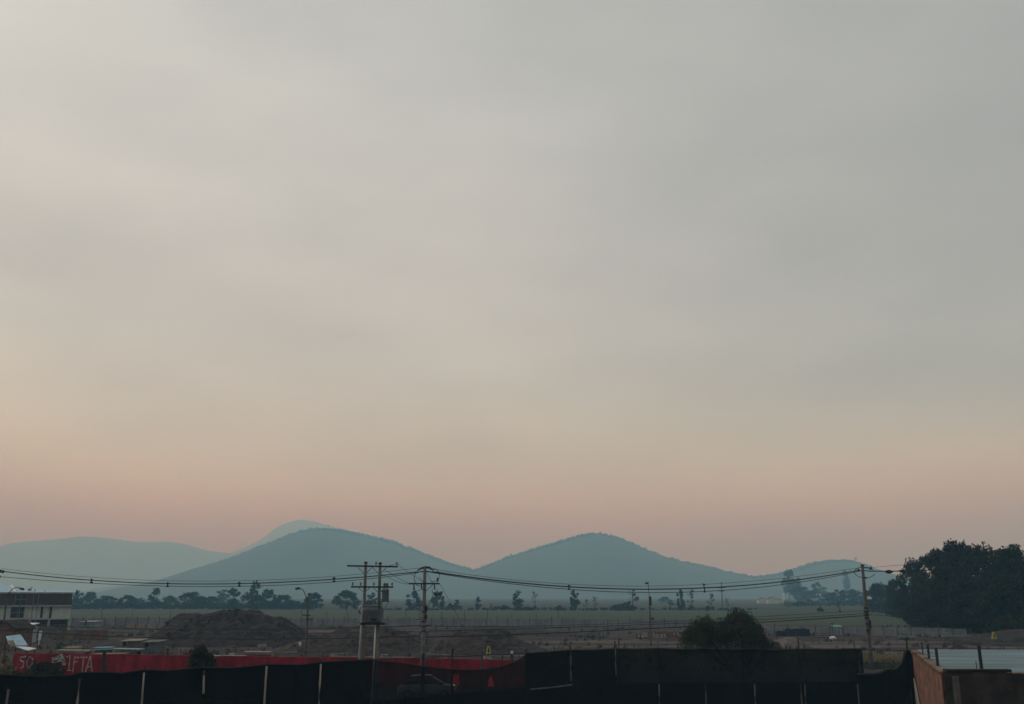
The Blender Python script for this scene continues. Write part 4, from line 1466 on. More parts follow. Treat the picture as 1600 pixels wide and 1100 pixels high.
# vine over the left end of the red wall, ochre shrub at the very left, bush by the wall
def bush(name, label, cat, c, rx, rz, n, m, leaf, seed, per=40):
    r = random.Random(seed); rng = np.random.default_rng(seed)
    o = thing(name, label, cat, (c[0], c[1], 0))
    s = MB(); cs, rs = [], []
    for i in range(n):
        a = r.uniform(0, 6.28); q = r.random() ** .6
        p = (c[0] + math.cos(a) * rx * q, c[1] + math.sin(a) * min(rx, 1.2) * q * .7, max(.15, c[2] + rz * (r.random() - .1) * (1 - .5 * q * q) * r.uniform(.7, 1.15)))
        cs.append(p); rs.append(r.uniform(.18, .5))
        if i % 4 == 0:
            s.tube([(c[0] + math.cos(a) * .15, c[1], 0), ((c[0] + p[0]) / 2, (c[1] + p[1]) / 2, p[2] * .55), p], [.05, .03, .012], 5)
    V, F = leaves(cs, rs, [per] * n, leaf, rng, 0, -.2)
    V[:, 2] = np.maximum(V[:, 2], .02)
    s.build('stems', M['bark'], o)
    link_mesh('foliage', arr_mesh('foliage', V, F), m, o)
    return o


bush('creeper', 'dark straggly creeper hanging over the graffiti', 'creeper', (xat(68, 85.6), 85.6, .2), 1.55, 1.9, 60, M['leaf_vine'], .10, 3)
bush('creeper', 'low dark shrub below the graffiti letters', 'shrub', (xat(40, 84.5), 84.5, .1), 1.9, .9, 34, M['leaf_vine'], .10, 9)
bush('shrub', 'ochre dry shrub at the left frame edge', 'shrub', (xat(2, 86), 86, .2), 1.0, 2.0, 30, M['dry'], .10, 21)
bush('shrub', 'dark bush growing against the red wall', 'bush', (xat(313, 82.5), 82.5, .9), 1.05, 2.7, 90, M['leaf_vine'], .10, 14)

# ------------------------------------------------------------------ netting fence
FT = [(-30, 1056), (0, 1054), (60, 1057), (112, 1055), (124, 1051), (169, 1050), (190, 1051.5), (224, 1046.5), (262, 1048), (317, 1043), (361, 1044), (418, 1038),
      (470, 1038.5), (501, 1034.5), (558, 1031.5), (581, 1031)]
FTHIN = [(581, 1031), (620, 1035), (660, 1041), (700, 1045.5), (730, 1047), (755, 1046), (780, 1042), (800, 1036), (812, 1030), (823, 1021)]
FR = [(823, 1020.5), (858, 1018.5), (890, 1015.5), (925, 1015.5), (962, 1013.5), (995, 1014.5), (1028, 1013), (1064, 1014.5), (1100, 1013.5), (1140, 1015), (1178, 1014), (1212, 1015.5),
      (1250, 1014), (1300, 1015), (1338, 1013.5), (1347, 1014.5)]
ZF = 2.95
FY = [(-60, 57.0), (0, 57.6), (581, 65.5), (823, 73.0), (960, 76.0), (1430, 76.5)]


def fy(px):
    return interp(FY, px)


F_ = thing('netting_fence', 'long black shade netting fence on uneven wooden posts', 'netting fence', (0, 66, 0))


def seam_py(px):
    return interp([(-60, 1112), (581, 1098), (690, 1087), (823, 1075), (960, 1068.5), (1340, 1066), (1440, 1066)], px)


def net(name, prof, bottom, m, dy=0.0, holes=(), step=2.5, rows=26, wave=.10, extra_right=None, label=None):
    x0, x1 = prof[0][0], prof[-1][0]
    n = int((x1 - x0) / step) + 1
    X = np.zeros((rows + 1, n + 1)); Y = X.copy(); Z = X.copy()
    C = np.zeros((rows + 1, n + 1, 2))
    for i in range(n + 1):
        px = x0 + (x1 - x0) * i / n
        yt = interp(prof, px)
        Yf = fy(px)
        zt_ = zat(yt, Yf)
        zb_ = bottom(px, Yf)
        for j in range(rows + 1):
            t = j / rows
            z = zt_ + (zb_ - zt_) * t
            w = wave * (mnoise.noise(Vector((px * .035, z * .5, 7))) + .5 * mnoise.noise(Vector((px * .11, z * .9, 2)))) * min(1, t * 5)
            x = xat(px, Yf, zt_)
            X[j, i], Y[j, i], Z[j, i] = x, Yf + dy + w, z
            C[j, i] = (px, yt + t * 100)
    me = grid_mesh(name, X, Y, Z)
    if holes:
        bmh = __import__('bmesh')
        b = bmh.new(); b.from_mesh(me)
        kill = []
        for f in b.faces:
            c = f.calc_center_median()
            u = Vector((c.x, c.y, c.z - H))
            dpt = u.y * CP + u.z * SP
            qx = 800 + FPX * u.x / dpt
            qy = 550 - FPX * (-u.y * SP + u.z * CP) / dpt
            for (a0, a1, y0, y1, sl) in holes:
                k = (qy - y0) / (y1 - y0)
                if 0 <= k <= 1 and a0 - sl * k <= qx <= a1 + sl * k:
                    kill.append(f); break
        bmh.ops.delete(b, geom=kill, context='FACES')
        b.to_mesh(me); b.free()
    o = link_mesh(name, me, m, F_, smooth=True)
    if label:
        o['label'] = label
    return o


gz = lambda px, Y: -2.15
net('netting', FT, gz, M['net'])
net('netting', FTHIN, lambda px, Y: zat(seam_py(px), Y), M['net_thin'], 0.0, [(708, 717.5, 1053.5, 1071.5, .6), (765, 769, 1057, 1073, 3.2)], 1.0, 60, label='thin sagging see through netting with two torn holes')
net('netting', [(581, 1096), (690, 1086), (823, 1074)], gz, M['net_lower'], -.10)
FRa = [p for p in FR if p[0] <= 962]
FRb = [p for p in FR if p[0] >= 962]
net('netting', FRa, gz, M['net'])
net('netting', FRb, lambda px, Y: zat(seam_py(px), Y), M['net_mid'], label='worn slightly see through netting')
net('netting', [(962, 1067.5), (1150, 1066), (1345, 1065)], gz, M['net_lower'], -.10)
net('netting', [(1338, 1054), (1350, 1054.5), (1366, 1053), (1376, 1051), (1386, 1046), (1400, 1046), (1408, 1038), (1412, 1028), (1415, 1017), (1421, 1016), (1427, 1034), (1436, 1060)], gz, M['net'], -.05,
    wave=.3, label='collapsed netting bunched up to the last post')
# rolled selvedge along the top, and the wire that carries it
sv = MB()
for prof in (FT, FTHIN, FR):
    sv.tube([at(px, interp(prof, px), fy(px)) + Vector((0, -.02, .0)) for px in np.arange(prof[0][0], prof[-1][0] + .1, 4.0)], .035, 5)
sv.tube([at(px, interp([(1338, 1054), (1366, 1053), (1376, 1051), (1386, 1046), (1400, 1046), (1408, 1038), (1412, 1028), (1415, 1017)], px), fy(px) - .05) for px in np.linspace(1340, 1415, 24)], .10, 6)
sv.tube([at(1347, 1014.5, 76.3), at(1343.5, 1024, 76.3), at(1342.5, 1036, 76.3), at(1344, 1054, 76.3)], .06, 5)
sv.build('rolled_edge', M['rubber'], F_)
wr = MB()
wr.tube([at(px, 1031 + (1020.5 - 1031) * ((px - 558) / 265) + .8 * math.sin((px - 558) / 265 * 3.14), fy(px)) for px in np.linspace(558, 823, 20)], .028, 5)
wr.tube([at(px, 1014.8 + (px - 1347) * .025, fy(px)) for px in np.linspace(1340, 1424, 8)], .028, 5)
wr.build('carrier_wire', M['rubber'], F_)
# posts: px, top row, bottom row (None = ground), material, in front (-) or behind (+) the net
for px, y0, y1, mt, side, w in [
    (13.5, 1077, None, 'dim_post', -1, .16), (124.5, 1061, None, 'pale_post', -1, .17), (225.5, 1051, None, 'pale_post', -1, .13), (319.5, 1048.5, 1084, 'pale_post', -1, .13),
    (417, 1041, None, 'pale_post', -1, .14), (501.5, 1037.5, None, 'pale_post', -1, .13),
    (226, 1041, 1052, 'dark_post', 1, .12), (418, 1033, 1043, 'dark_post', 1, .12), (501.5, 1029, 1040, 'dark_post', 1, .12),
    (661.5, 1021, None, 'dark_post', 1, .26), (707, 1014.5, None, 'dark_post', 1, .17), (753, 1017, None, 'dark_post', 1, .15), (785, 1024, 1045, 'dark_post', 1, .11), (800, 1022, 1042, 'dark_post', 1, .11),
    (822, 1014, None, 'dark_post', 1, .16), (891, 1014.5, 1064, 'dim_post', -1, .13), (890.5, 1005.5, 1017, 'dark_post', 1, .12),
    (961, 1001.5, 1014, 'dark_post', 1, .12), (961.5, 1014, 1056, 'dim_post', -1, .09), (967, 1000.5, None, 'dark_post', 1, .12), (1028.5, 1002, None, 'dim_post', 1, .13), (1100, 1020, None, 'dim_post', 1, .13),
    (1177, 1020, None, 'dim_post', 1, .12), (1247, 998, None, 'dim_post', 1, .12), (1254, 998.5, None, 'dim_post', 1, .12), (1334, 1000, None, 'dim_post', 1, .13), (1416, 1000, None, 'dark_post', 1, .16),
    (1029.5, 1069, None, 'dim_post', -1, .12), (1102, 1069, None, 'dim_post', -1, .11), (1179, 1069, None, 'dim_post', -1, .12), (1251, 1070, None, 'dim_post', -1, .11), (1257.5, 1070, None, 'dim_post', -1, .11), (1340, 1069, None, 'dim_post', -1, .11),
]:
    Yf = fy(px) + (.14 if side > 0 else -.22)
    a = at(px, y0, Yf)
    zb_ = -2.3 if y1 is None else zat(y1, Yf)
    m_ = MB()
    n = 5
    dx, ph = R.uniform(-.05, .05), R.uniform(0, 6)
    m_.tube([(a.x + dx * t + .015 * math.sin(ph + 5 * t), Yf, a.z + (zb_ - a.z) * t) for t in np.linspace(0, 1, n)], [w / 2 * (.9 + .2 * t) for t in np.linspace(0, 1, n)], 8)
    m_.build('post', M[mt], F_, True)
rl = MB(); rl.tube([at(829, 1077, 72.6), at(860, 1074.4, 73.0), at(894, 1070, 73.6)], [.06, .05, .06], 7); rl.build('loose_rail', M['dim_post'], F_)

# thick dark post by the red wall
m_ = MB(); b = at(163, 1017, 82); m_.tube([(xat(161, 82, 0), 82, -.1), b], [.16, .13], 8)
tag(m_.build('thick_post', M['dark_post']), 'thick dark post standing in front of the red wall', 'post')

# white car and its parts behind the thin netting
CY = 71.5
cxm = xat(668, CY, .8)
car = thing('parked_car', 'white car parked behind the thin see through netting', 'car', (cxm, CY, 0))


def loftx(secs, name, m, parent, smooth=True):
    """secs: list of (x, [(y, z) ...]) closed sections"""
    m_ = MB(); k = len(secs[0][1])
    vs_ = [(cxm + x, CY + y, z) for x, s in secs for y, z in s]
    fs_ = []
    for i in range(len(secs) - 1):
        for j in range(k):
            j2 = (j + 1) % k
            fs_.append((i * k + j, i * k + j2, (i + 1) * k + j2, (i + 1) * k + j))
    fs_.append(tuple(reversed(range(k)))); fs_.append(tuple((len(secs) - 1) * k + j for j in range(k)))
    m_.add(vs_, fs_)
    return m_.build(name, m, parent, smooth, .02)


def sec(hw, z0, z1, top=1.0):
    return [(-hw, z0 + .08), (-hw, (z0 + z1) / 2), (-hw * top, z1), (hw * top, z1), (hw, (z0 + z1) / 2), (hw, z0 + .08), (hw * .8, z0), (-hw * .8, z0)]


body = loftx([(-2.05, sec(.70, .32, .72, .9)), (-1.9, sec(.82, .25, .88, .92)), (-1.0, sec(.85, .22, .98, .93)), (0, sec(.86, .22, 1.0, .93)), (.9, sec(.85, .22, .98, .93)), (1.85, sec(.80, .25, .84, .9)), (2.05, sec(.68, .34, .66, .9))],
             'body', M['carwhite'], car)
loftx([(-1.75, sec(.66, .92, 1.0, .95)), (-1.25, sec(.74, .92, 1.42, .82)), (-.3, sec(.76, .92, 1.50, .80)), (.35, sec(.76, .92, 1.46, .80)), (1.15, sec(.70, .92, 1.02, .9))], 'cabin_glass', M['glass'], car)
loftx([(-1.2, sec(.64, 1.43, 1.47, .95)), (-.3, sec(.66, 1.505, 1.55, .95)), (.32, sec(.64, 1.465, 1.51, .95))], 'roof', M['carwhite'], car)
for x in (-1.3, 1.25):
    for s in (-1, 1):
        w_ = MB(); w_.tube([(cxm + x, CY + s * .86, .31), (cxm + x, CY + s * .64, .31)], .31, 16); wO = w_.build('wheel', M['tyre'], car)
        w_ = MB(); w_.tube([(cxm + x, CY + s * .875, .31), (cxm + x, CY + s * .85, .31)], .19, 12); w_.build('rim', M['steel'], wO)
for s in (-1, 1):
    h_ = MB(); h_.box((cxm + 1.97, CY + s * .55, .66), (.12, .26, .12)); h_.build('headlight', M['lampglass'], car, bevel=.02)
    h_ = MB(); h_.box((cxm + .95, CY + s * .93, 1.0), (.14, .16, .12)); h_.build('side_mirror', M['dark'], car, bevel=.02)
# a little further: second dark shape
# ------------------------------------------------------------------ walls and zinc roof on the right
Zw = 3.02
Wn, Wf = Vector((xat(1471, 54.6, Zw), 54.6, 0)), Vector((xat(1425, 76.0, Zw), 76.0, 0))
sdw = (Wf - Wn).normalized(); srz = math.atan2(sdw.y, sdw.x); SL = (Wf - Wn).length
AW = thing('adobe_wall', 'crumbling orange adobe wall running away from the corner', 'wall', Wn)
inn = Vector((sdw.y, -sdw.x, 0))      # to the right
m_ = MB()
nx_, nz_ = 60, 22
for face in (0, 1):
    vs_, fs_ = [], []
    for i in range(nx_ + 1):
        for j in range(nz_ + 1):
            s, t = SL * i / nx_, j / nz_
            top = Zw - .10 - .14 * max(0, mnoise.noise(Vector((s * .9, 3, 0)))) - .06 * mnoise.noise(Vector((s * 3, 8, 0)))
            p = Wn + sdw * s + Vector((0, 0, -2.3 + (top + 2.3) * t))
            if face == 0:
                p += inn * (.05 * mnoise.noise(Vector((s * .8, t * 3, 1))) + .03 * mnoise.noise(Vector((s * 3, t * 9, 1))))
            else:
                p += inn * .34
            vs_.append(p)
    for i in range(nx_):
        for j in range(nz_):
            k = i * (nz_ + 1) + j
            f = (k, k + nz_ + 1, k + nz_ + 2, k + 1)
            fs_.append(f if face else tuple(reversed(f)))
    m_.add(vs_, fs_)
k0 = (nx_ + 1) * (nz_ + 1)
for i in range(nx_):
    a_, b_ = i * (nz_ + 1) + nz_, (i + 1) * (nz_ + 1) + nz_
    m_.f.append((a_, b_, b_ + k0, a_ + k0))
m_.f.append(tuple(range(0, nz_ + 1)) + tuple(reversed(range(k0, k0 + nz_ + 1))))
e0 = nx_ * (nz_ + 1)
m_.f.append(tuple(reversed(range(e0, e0 + nz_ + 1))) + tuple(range(k0 + e0, k0 + e0 + nz_ + 1)))
m_.build('wall_body', M['adobe'], AW, True)
m_ = MB()
for k in range(26):
    s = SL * (k + .5) / 26
    if R.random() < .14 and k > 2:
        continue
    p = Wn + sdw * s + inn * .16 + Vector((0, 0, Zw - .06 + R.uniform(-.05, .02)))
    m_.box(p, (SL / 26 * R.uniform(.8, .98), .46, .13), srz + R.uniform(-.05, .05), R.uniform(-.08, .08), R.uniform(-.05, .05))
m_.build('coping', M['coping'], AW, bevel=.02)
m_ = MB()      # pale washed strip at the far bottom end
vs_ = [Wf - sdw * 6.0 - inn * .11 + Vector((0, 0, -2.0)), Wf - sdw * .2 - inn * .11 + Vector((0, 0, -2.0)), Wf - sdw * .2 - inn * .11 + Vector((0, 0, 1.0)), Wf - sdw * 1.6 - inn * .11 + Vector((0, 0, .6))]
m_.slab([vs_[0], vs_[1], vs_[2], vs_[3]], .02) if False else m_.add(vs_ + [v + inn * .05 for v in vs_], [(0, 1, 2, 3), (7, 6, 5, 4), (0, 4, 5, 1), (1, 5, 6, 2), (2, 6, 7, 3), (3, 7, 4, 0)])
m_.build('lime_patch', M['lime'], AW)

FRx0, FRx1 = Wn.x + .02, Wn.x + 12
BW = thing('block_wall', 'dark brown block wall facing the viewer at the lower right', 'wall', (FRx0, 54.4, 0))
m_ = MB()
vs_, fs_ = [], []
nx_, nz_ = 50, 16
for face, yy in ((0, 54.35), (1, 54.72)):
    for i in range(nx_ + 1):
        for j in range(nz_ + 1):
            x, t = FRx0 + (FRx1 - FRx0) * i / nx_, j / nz_
            top = 3.00 if x < xat(1577, 54.4, 3) else 2.88
            y = yy + (0 if face else .03 * mnoise.noise(Vector((x * .9, t * 4, 6))) + .02 * mnoise.noise(Vector((x * 4, t * 12, 6))))
            vs_.append((x, y, -2.3 + (top + 2.3) * t))
    for i in range(nx_):
        for j in range(nz_):
            k = face * (nx_ + 1) * (nz_ + 1) + i * (nz_ + 1) + j
            f = (k, k + nz_ + 1, k + nz_ + 2, k + 1)
            fs_.append(f if not face else tuple(reversed(f)))
k0 = (nx_ + 1) * (nz_ + 1)
for i in range(nx_):
    a_, b_ = i * (nz_ + 1) + nz_, (i + 1) * (nz_ + 1) + nz_
    fs_.append((a_, b_, b_ + k0, a_ + k0))
m_.add(vs_, fs_)
m_.build('wall_body', M['brown_wall'], BW, True)
xe = xat(1577, 54.4, 3.1)
m_ = MB(); m_.box(((FRx0 + xe) / 2 + .1, 54.52, 3.07), (xe - FRx0 - .05, .50, .14)); m_.build('cap', M['dark_cap'], BW, bevel=.03)
m_ = MB(); m_.box(((FRx1 + xe) / 2 + .1, 54.53, 2.925), (FRx1 - xe, .46, .09)); m_.build('cap', M['coping'], BW, bevel=.02)
m_ = MB(); m_.box((FRx0 + .55, 54.30, .25), (.34, .10, 5.1)); m_.build('pier', M['conc_dark'], BW, bevel=.01)

# zinc roofed shed behind the wall
SH = thing('zinc_roof_shed', 'low shed with wide pale zinc sheet roof behind the walls', 'shed', (40, 68, 0))
ra = [(lambda Y: xat(1432, Y, 2.9) + 1.2)(Y) for Y in (56.5, 84)]
x0r = Wn.x + 1.6
NXr, NYr = 16, 150
X = np.zeros((NYr + 1, NXr + 1)); Y = X.copy(); Z = X.copy()
for j in range(NYr + 1):
    y = 57.0 + (77.6 - 57.0) * j / NYr
    xl = (Wn + sdw * min(SL + 2, (y - Wn.y) / sdw.y)).x + .55
    for i in range(NXr + 1):
        x = xl + (62 - xl) * i / NXr
        X[j, i], Y[j, i] = x, y
        step = .035 * ((j % 25) / 25.0)
        Z[j, i] = 1.95 + (2.96 - 1.95) * j / NYr - .0040 * (x - xl) + .02 * math.sin(j * 1.2566) + step + .03 * mnoise.noise(Vector((x * .25, y * .5, 5)))
o = link_mesh('roof', grid_mesh('roof', X, Y, Z), M['zinc'], SH, smooth=False)
sm = o.modifiers.new('sheet', 'SOLIDIFY'); sm.thickness = .02; sm.offset = -1
m_ = MB(); m_.box((48, 77.3, 1.35), (36, .16, 2.7)); m_.box((47, 57.3, .9), (38, .16, 1.8)); m_.build('shed_wall', M['brown_wall'], SH)
for px, y0, Y, w, lb in ((1440.5, 1003, 72, .10, 'thin far post rising beside the adobe wall'), (1450, 1007, 66, .17, 'dark post second from the adobe wall corner'), (1463, 1012, 58.6, .19, 'dark post closest to the adobe wall corner'),
                         (1530, 1009, 55.6, .20, 'thick dark post standing behind the block wall'), (1525.5, 1033, 55.3, .05, 'short thin rod beside the thick dark post')):
    a = at(px, y0, Y)
    m_ = MB(); m_.tube([(a.x + .02, Y, -.1), (a.x, Y, a.z * .5), (a.x - .03, Y, a.z)], [w / 2, w / 2, w / 2.2], 8)
    tag(m_.build('wall_post', M['dark_post']), lb, 'post', 'posts around the zinc roof')
m_ = MB()
for k in range(3):
    m_.tube([at(1441 + k * 2, 1016 + 6 * k, 71 - 5 * k), at(1457 + k * 2, 1020 + 5.4 * k, 66 - 3.4 * k)], .02, 5)
tag(m_.build('wire_strand', M['rubber']), 'three short slack wires strung between the posts by the zinc roof', 'wire')

# ------------------------------------------------------------------ two storey building on the left
YB = 178.0
bxr = xat(111, YB, 5)
bxl = bxr - 34
BD = thing('two_storey_building', 'two storey building with dark upper cladding and pale blue roof', 'building', (bxr, YB, 0))
z_s, z_m, z_t = zat(966.5, YB), zat(946.5, YB), zat(926.5, YB)
rzB = math.radians(1.5)


def bbox(mb, xa, xb, ya, yb, za, zb):
    mb.box(((xa + xb) / 2, (ya + yb) / 2, (za + zb) / 2), (xb - xa, yb - ya, zb - za))


m_ = MB(); bbox(m_, bxl, bxr, YB, YB + 14, z_s + .1, z_m - .12); m_.build('lower_wall', M['bwall'], BD)
m_ = MB(); bbox(m_, bxl, bxr, YB - .35, YB + 14, z_m + .12, z_t - .1); m_.build('upper_cladding', M['bband'], BD)
m_ = MB(); bbox(m_, bxl, bxr + .1, YB - .45, YB + 14.1, z_m - .12, z_m + .12); bbox(m_, bxl, bxr + .1, YB - .6, YB + 14.1, z_s - .12, z_s + .1); bbox(m_, bxl, bxr + .2, YB - .5, YB + 14.1, z_t - .1, z_t + .12); m_.build('floor_slab', M['bslab'], BD)
m_ = MB(); bbox(m_, bxl, bxr - .3, YB + .5, YB + 13.5, -.1, z_s - .12); m_.build('ground_floor', M['conc_dark'], BD)
m_ = MB()
xr1 = xat(51, YB + 6, 8)
m_.slab([(bxl, YB - .3, z_t + .14), (xr1, YB - .3, z_t + .14), (xr1 - .9, YB + 9, zat(914.5, YB + 9)), (bxl, YB + 9, zat(914.5, YB + 9))], .12)
m_.slab([(xr1 + .05, YB - .3, z_t + .14), (bxr, YB - .3, z_t + .14), (bxr - .5, YB + 10, zat(922.5, YB + 10)), (xr1 - .4, YB + 10, zat(921.5, YB + 10))], .12)
m_.build('roof', M['bluezinc'], BD)
m_ = MB(); m_.slab([(xr1 - .05, YB - .32, z_t + .24), (xr1 + .3, YB - .32, z_t + .24), (xr1 - .55, YB + 9, zat(914, YB + 9)), (xr1 - .95, YB + 9, zat(914, YB + 9))], .1); m_.build('roof_flashing', M['whitesheet'], BD)


def win(px0, px1, py0, py1, mat_, nm='window', y=YB - .04, bars=0):
    a_, b_ = xat(px0, YB, 5), xat(px1, YB, 5)
    z0_, z1_ = zat(py1, YB), zat(py0, YB)
    m_ = MB(); m_.box(((a_ + b_) / 2, y, (z0_ + z1_) / 2), (b_ - a_, .10, z1_ - z0_)); o = m_.build(nm, mat_, BD)
    if bars:
        f_ = MB()
        for k in range(bars + 1):
            x = a_ + (b_ - a_) * k / bars; f_.box((x, y - .08, (z0_ + z1_) / 2), (.10, .08, z1_ - z0_ + .1))
        f_.box(((a_ + b_) / 2, y - .09, (z0_ + z1_) / 2), (b_ - a_, .08, .10)); f_.build('frame', M['steel'], o)


win(24.5, 42, 929, 944.5, M['glass'], y=YB - .38, bars=2)
win(20, 40, 948, 964.5, M['glass'], bars=2)
win(65, 68.5, 948, 965, M['glass'])
win(11, 13, 948, 966, M['glass'])
win(78.5, 82, 946, 966, M['glass'], y=YB - .1)
win(80, 107, 967.5, 975, M['glass'], y=YB + .44)
win(40, 74, 968, 974, M['glass'], y=YB + .44)
for px in (33, 52, 59):
    m_ = MB(); x = xat(px, YB, 5); m_.tube([(x, YB - .55, z_s - 2), (x, YB - .55, z_t)], .07, 6); m_.build('downpipe', M['steel'], BD)
for px in (16, 47, 77, 109):
    m_ = MB(); x = xat(px, YB, 3); bbox(m_, x - .2, x + .2, YB - .3, YB + .1, -.1, z_s - .12); m_.build('column', M['bslab'], BD)
for px, py, w, h in ((69, 919.5, .5, .7), (62, 924.5, .6, .35), (72.5, 916.5, .15, .9), (92, 922.5, .3, .35), (77, 921.5, .3, .4), (4, 918.5, .3, .5)):
    p = at(px, py, YB + 5); m_ = MB(); m_.lathe((p.x, p.y, p.z - .9), [(w * .3, 0), (w * .3, .5), (w * .55, .55), (w * .45, .9)], 8); m_.build('roof_vent', M['tank'], BD)

BD.rotation_euler = (0, 0, math.radians(27))
BD.scale = (.917, 1, 1)

# brick and ochre yard walls, sheds, sheets in the left part of the yard
def simple_wall(label, px0, px1, Y, z, m, name='yard_wall', group='low yard walls on the left'):
    x0_, x1_ = xat(px0, Y, 1), xat(px1, Y, 1)
    o = thing(name, label, 'wall', ((x0_ + x1_) / 2, Y, 0), group)
    m_ = MB(); n = max(2, int((x1_ - x0_) / 2.2))
    for k in range(n):
        a_, b_ = x0_ + (x1_ - x0_) * k / n, x0_ + (x1_ - x0_) * (k + 1) / n
        hh = z * R.uniform(.94, 1.04); m_.box(((a_ + b_) / 2, Y, hh / 2 - .1), (b_ - a_ - .01, .2, hh + .2))
    m_.build('wall_body', m, o)
    m_ = MB()
    for k in range(n + 1):
        m_.box((x0_ + (x1_ - x0_) * k / n, Y - .06, z / 2), (.24, .26, z * 1.06))
    m_.build('pier', M['conc_dark'], o)
    return o


simple_wall('ochre rendered low wall below the building', 84, 116, 160, 1.55, M['ochre'])
simple_wall('dull red brick low wall right of the ochre wall', 120, 168, 163, 1.55, M['brick'])
simple_wall('grey low wall under the building corner', 38, 82, 168, 1.9, M['conc_dark'])
simple_wall('pale low wall stretching left of the soil mound', 196, 262, 215, 1.0, M['pink'])
# pale hut with tank roof right of the building
def hut(name, label, px0, px1, Y, dep, zw, zr, wallm, roofm, opening=None, group=None, ridge=False):
    x0_, x1_ = xat(px0, Y, 1), xat(px1, Y, 1)
    g0 = min(ground_h(x0_, Y), ground_h(x1_, Y)) - .1
    o = thing(name, label, 'hut' if name == 'hut' else 'shed', ((x0_ + x1_) / 2, Y, 0), group)
    m_ = MB(); m_.box(((x0_ + x1_) / 2, Y + dep / 2, (g0 + zw) / 2), (x1_ - x0_, dep, zw - g0)); m_.build('wall', wallm, o)
    m_ = MB()
    if ridge:
        xm = (x0_ + x1_) / 2
        m_.slab([(x0_ - .3, Y - .3, zw), (xm, Y - .3, zr), (xm, Y + dep + .3, zr), (x0_ - .3, Y + dep + .3, zw)], .1)
        m_.slab([(xm, Y - .3, zr + .01), (x1_ + .3, Y - .3, zw), (x1_ + .3, Y + dep + .3, zw), (xm, Y + dep + .3, zr + .01)], .1)
        gb = MB(); gb.add([(x0_, Y - .01, zw - .05), (x1_, Y - .01, zw - .05), (xm, Y - .01, zr - .08), (x0_, Y + .2, zw - .05), (x1_, Y + .2, zw - .05), (xm, Y + .2, zr - .08)], [(0, 1, 2), (5, 4, 3), (0, 3, 4, 1), (1, 4, 5, 2), (2, 5, 3, 0)])
        gb.build('gable', wallm, o)
    else:
        m_.slab([(x0_ - .2, Y - .3, zw + .05), (x1_ + .2, Y - .3, zw + .1), (x1_ + .2, Y + dep + .2, zr), (x0_ - .2, Y + dep + .2, zr)], .07)
    m_.build('roof', roofm, o)
    if opening:
        a_, b_, py0, py1 = opening
        xa, xb = xat(a_, Y, 1), xat(b_, Y, 1); za, zb = zat(py1, Y), zat(py0, Y)
        d_ = MB(); d_.box(((xa + xb) / 2, Y - .03, (za + zb) / 2), (xb - xa, .08, zb - za)); d_.build('window', M['glass'], o)
        fr = MB()
        for x in (xa - .04, xb + .04):
            fr.box((x, Y - .05, (za + zb) / 2), (.07, .1, zb - za + .14))
        fr.box(((xa + xb) / 2, Y - .05, zb + .04), (xb - xa, .1, .07)); fr.build('frame', M['steel'], o)
    return o


HG = 'small sheds in the left yard'
hut('hut', 'pale blue hut standing right of the two storey building', 125, 146, 172, 3, 2.5, 2.7, M['tank'], M['steel'], (132, 134, 969, 978), HG)
hut('hut', 'dark gabled hut at the left frame edge', -14, 21, 132, 5, zat(983, 132), zat(969, 132), M['brick'], M['dark_cap'], None, HG, True)
hut('hut', 'white roofed little hut below the building columns', 24, 42, 150, 3, zat(979, 150), zat(974, 150), M['bslab'], M['whitesheet'], None, HG)
hut('tool_shed', 'grey shed with dark window right of the roof sheets', 191, 217, 128, 2.6, zat(1002, 128), zat(999.5, 128), M['shed'], M['plank'], (192, 198.5, 1003, 1009), HG)
hut('tool_shed', 'lower grey shed with dark opening nearest the soil mound', 224, 247, 124, 2.6, zat(1004, 124), zat(1001, 124), M['shed'], M['shed'], (226, 233, 1004.5, 1010.5), HG)
# blue polycarbonate canopy
YC = 104
CN = thing('canopy', 'bright blue white folded roof sheet on a frame at the left', 'canopy', (xat(30, YC), YC, 0))
m_ = MB(); m_.slab([at(9, 994, YC + 1.2), at(32, 991, YC + 1.4), at(24, 1008.5, YC - .8), at(14, 1007, YC - .6)], .05); m_.slab([at(32.2, 991, YC + 1.4), at(43.5, 1008, YC - .6), at(24.2, 1008.7, YC - .8), at(24.2, 1008.6, YC - .81)], .05)
m_.build('roof_sheet', M['bluezinc'], CN)
m_ = MB(); m_.slab([at(24, 1010, YC - 1.0), at(38, 1009.5, YC - .4), at(57, 1013, YC - .9), at(44, 1016, YC - 1.9)], .06); m_.build('flat_sheet', M['whitesheet'], CN)
m_ = MB()
for px, py in ((10, 996), (43, 1008), (25, 1010), (54, 1013)):
    p = at(px, py, YC - .6); m_.tube([(p.x, p.y, -.1), p - Vector((0, 0, .1))], .05, 6)
m_.build('frame', M['dark_post'], CN)
m_ = MB(); m_.slab([at(12, 1001, YC - 1.0), at(21, 1000, YC - 1.0), at(24.5, 1009, YC - 1.6), at(17, 1011, YC - 1.6)], .08)
m_.build('plywood_patch', M['coping'], CN)
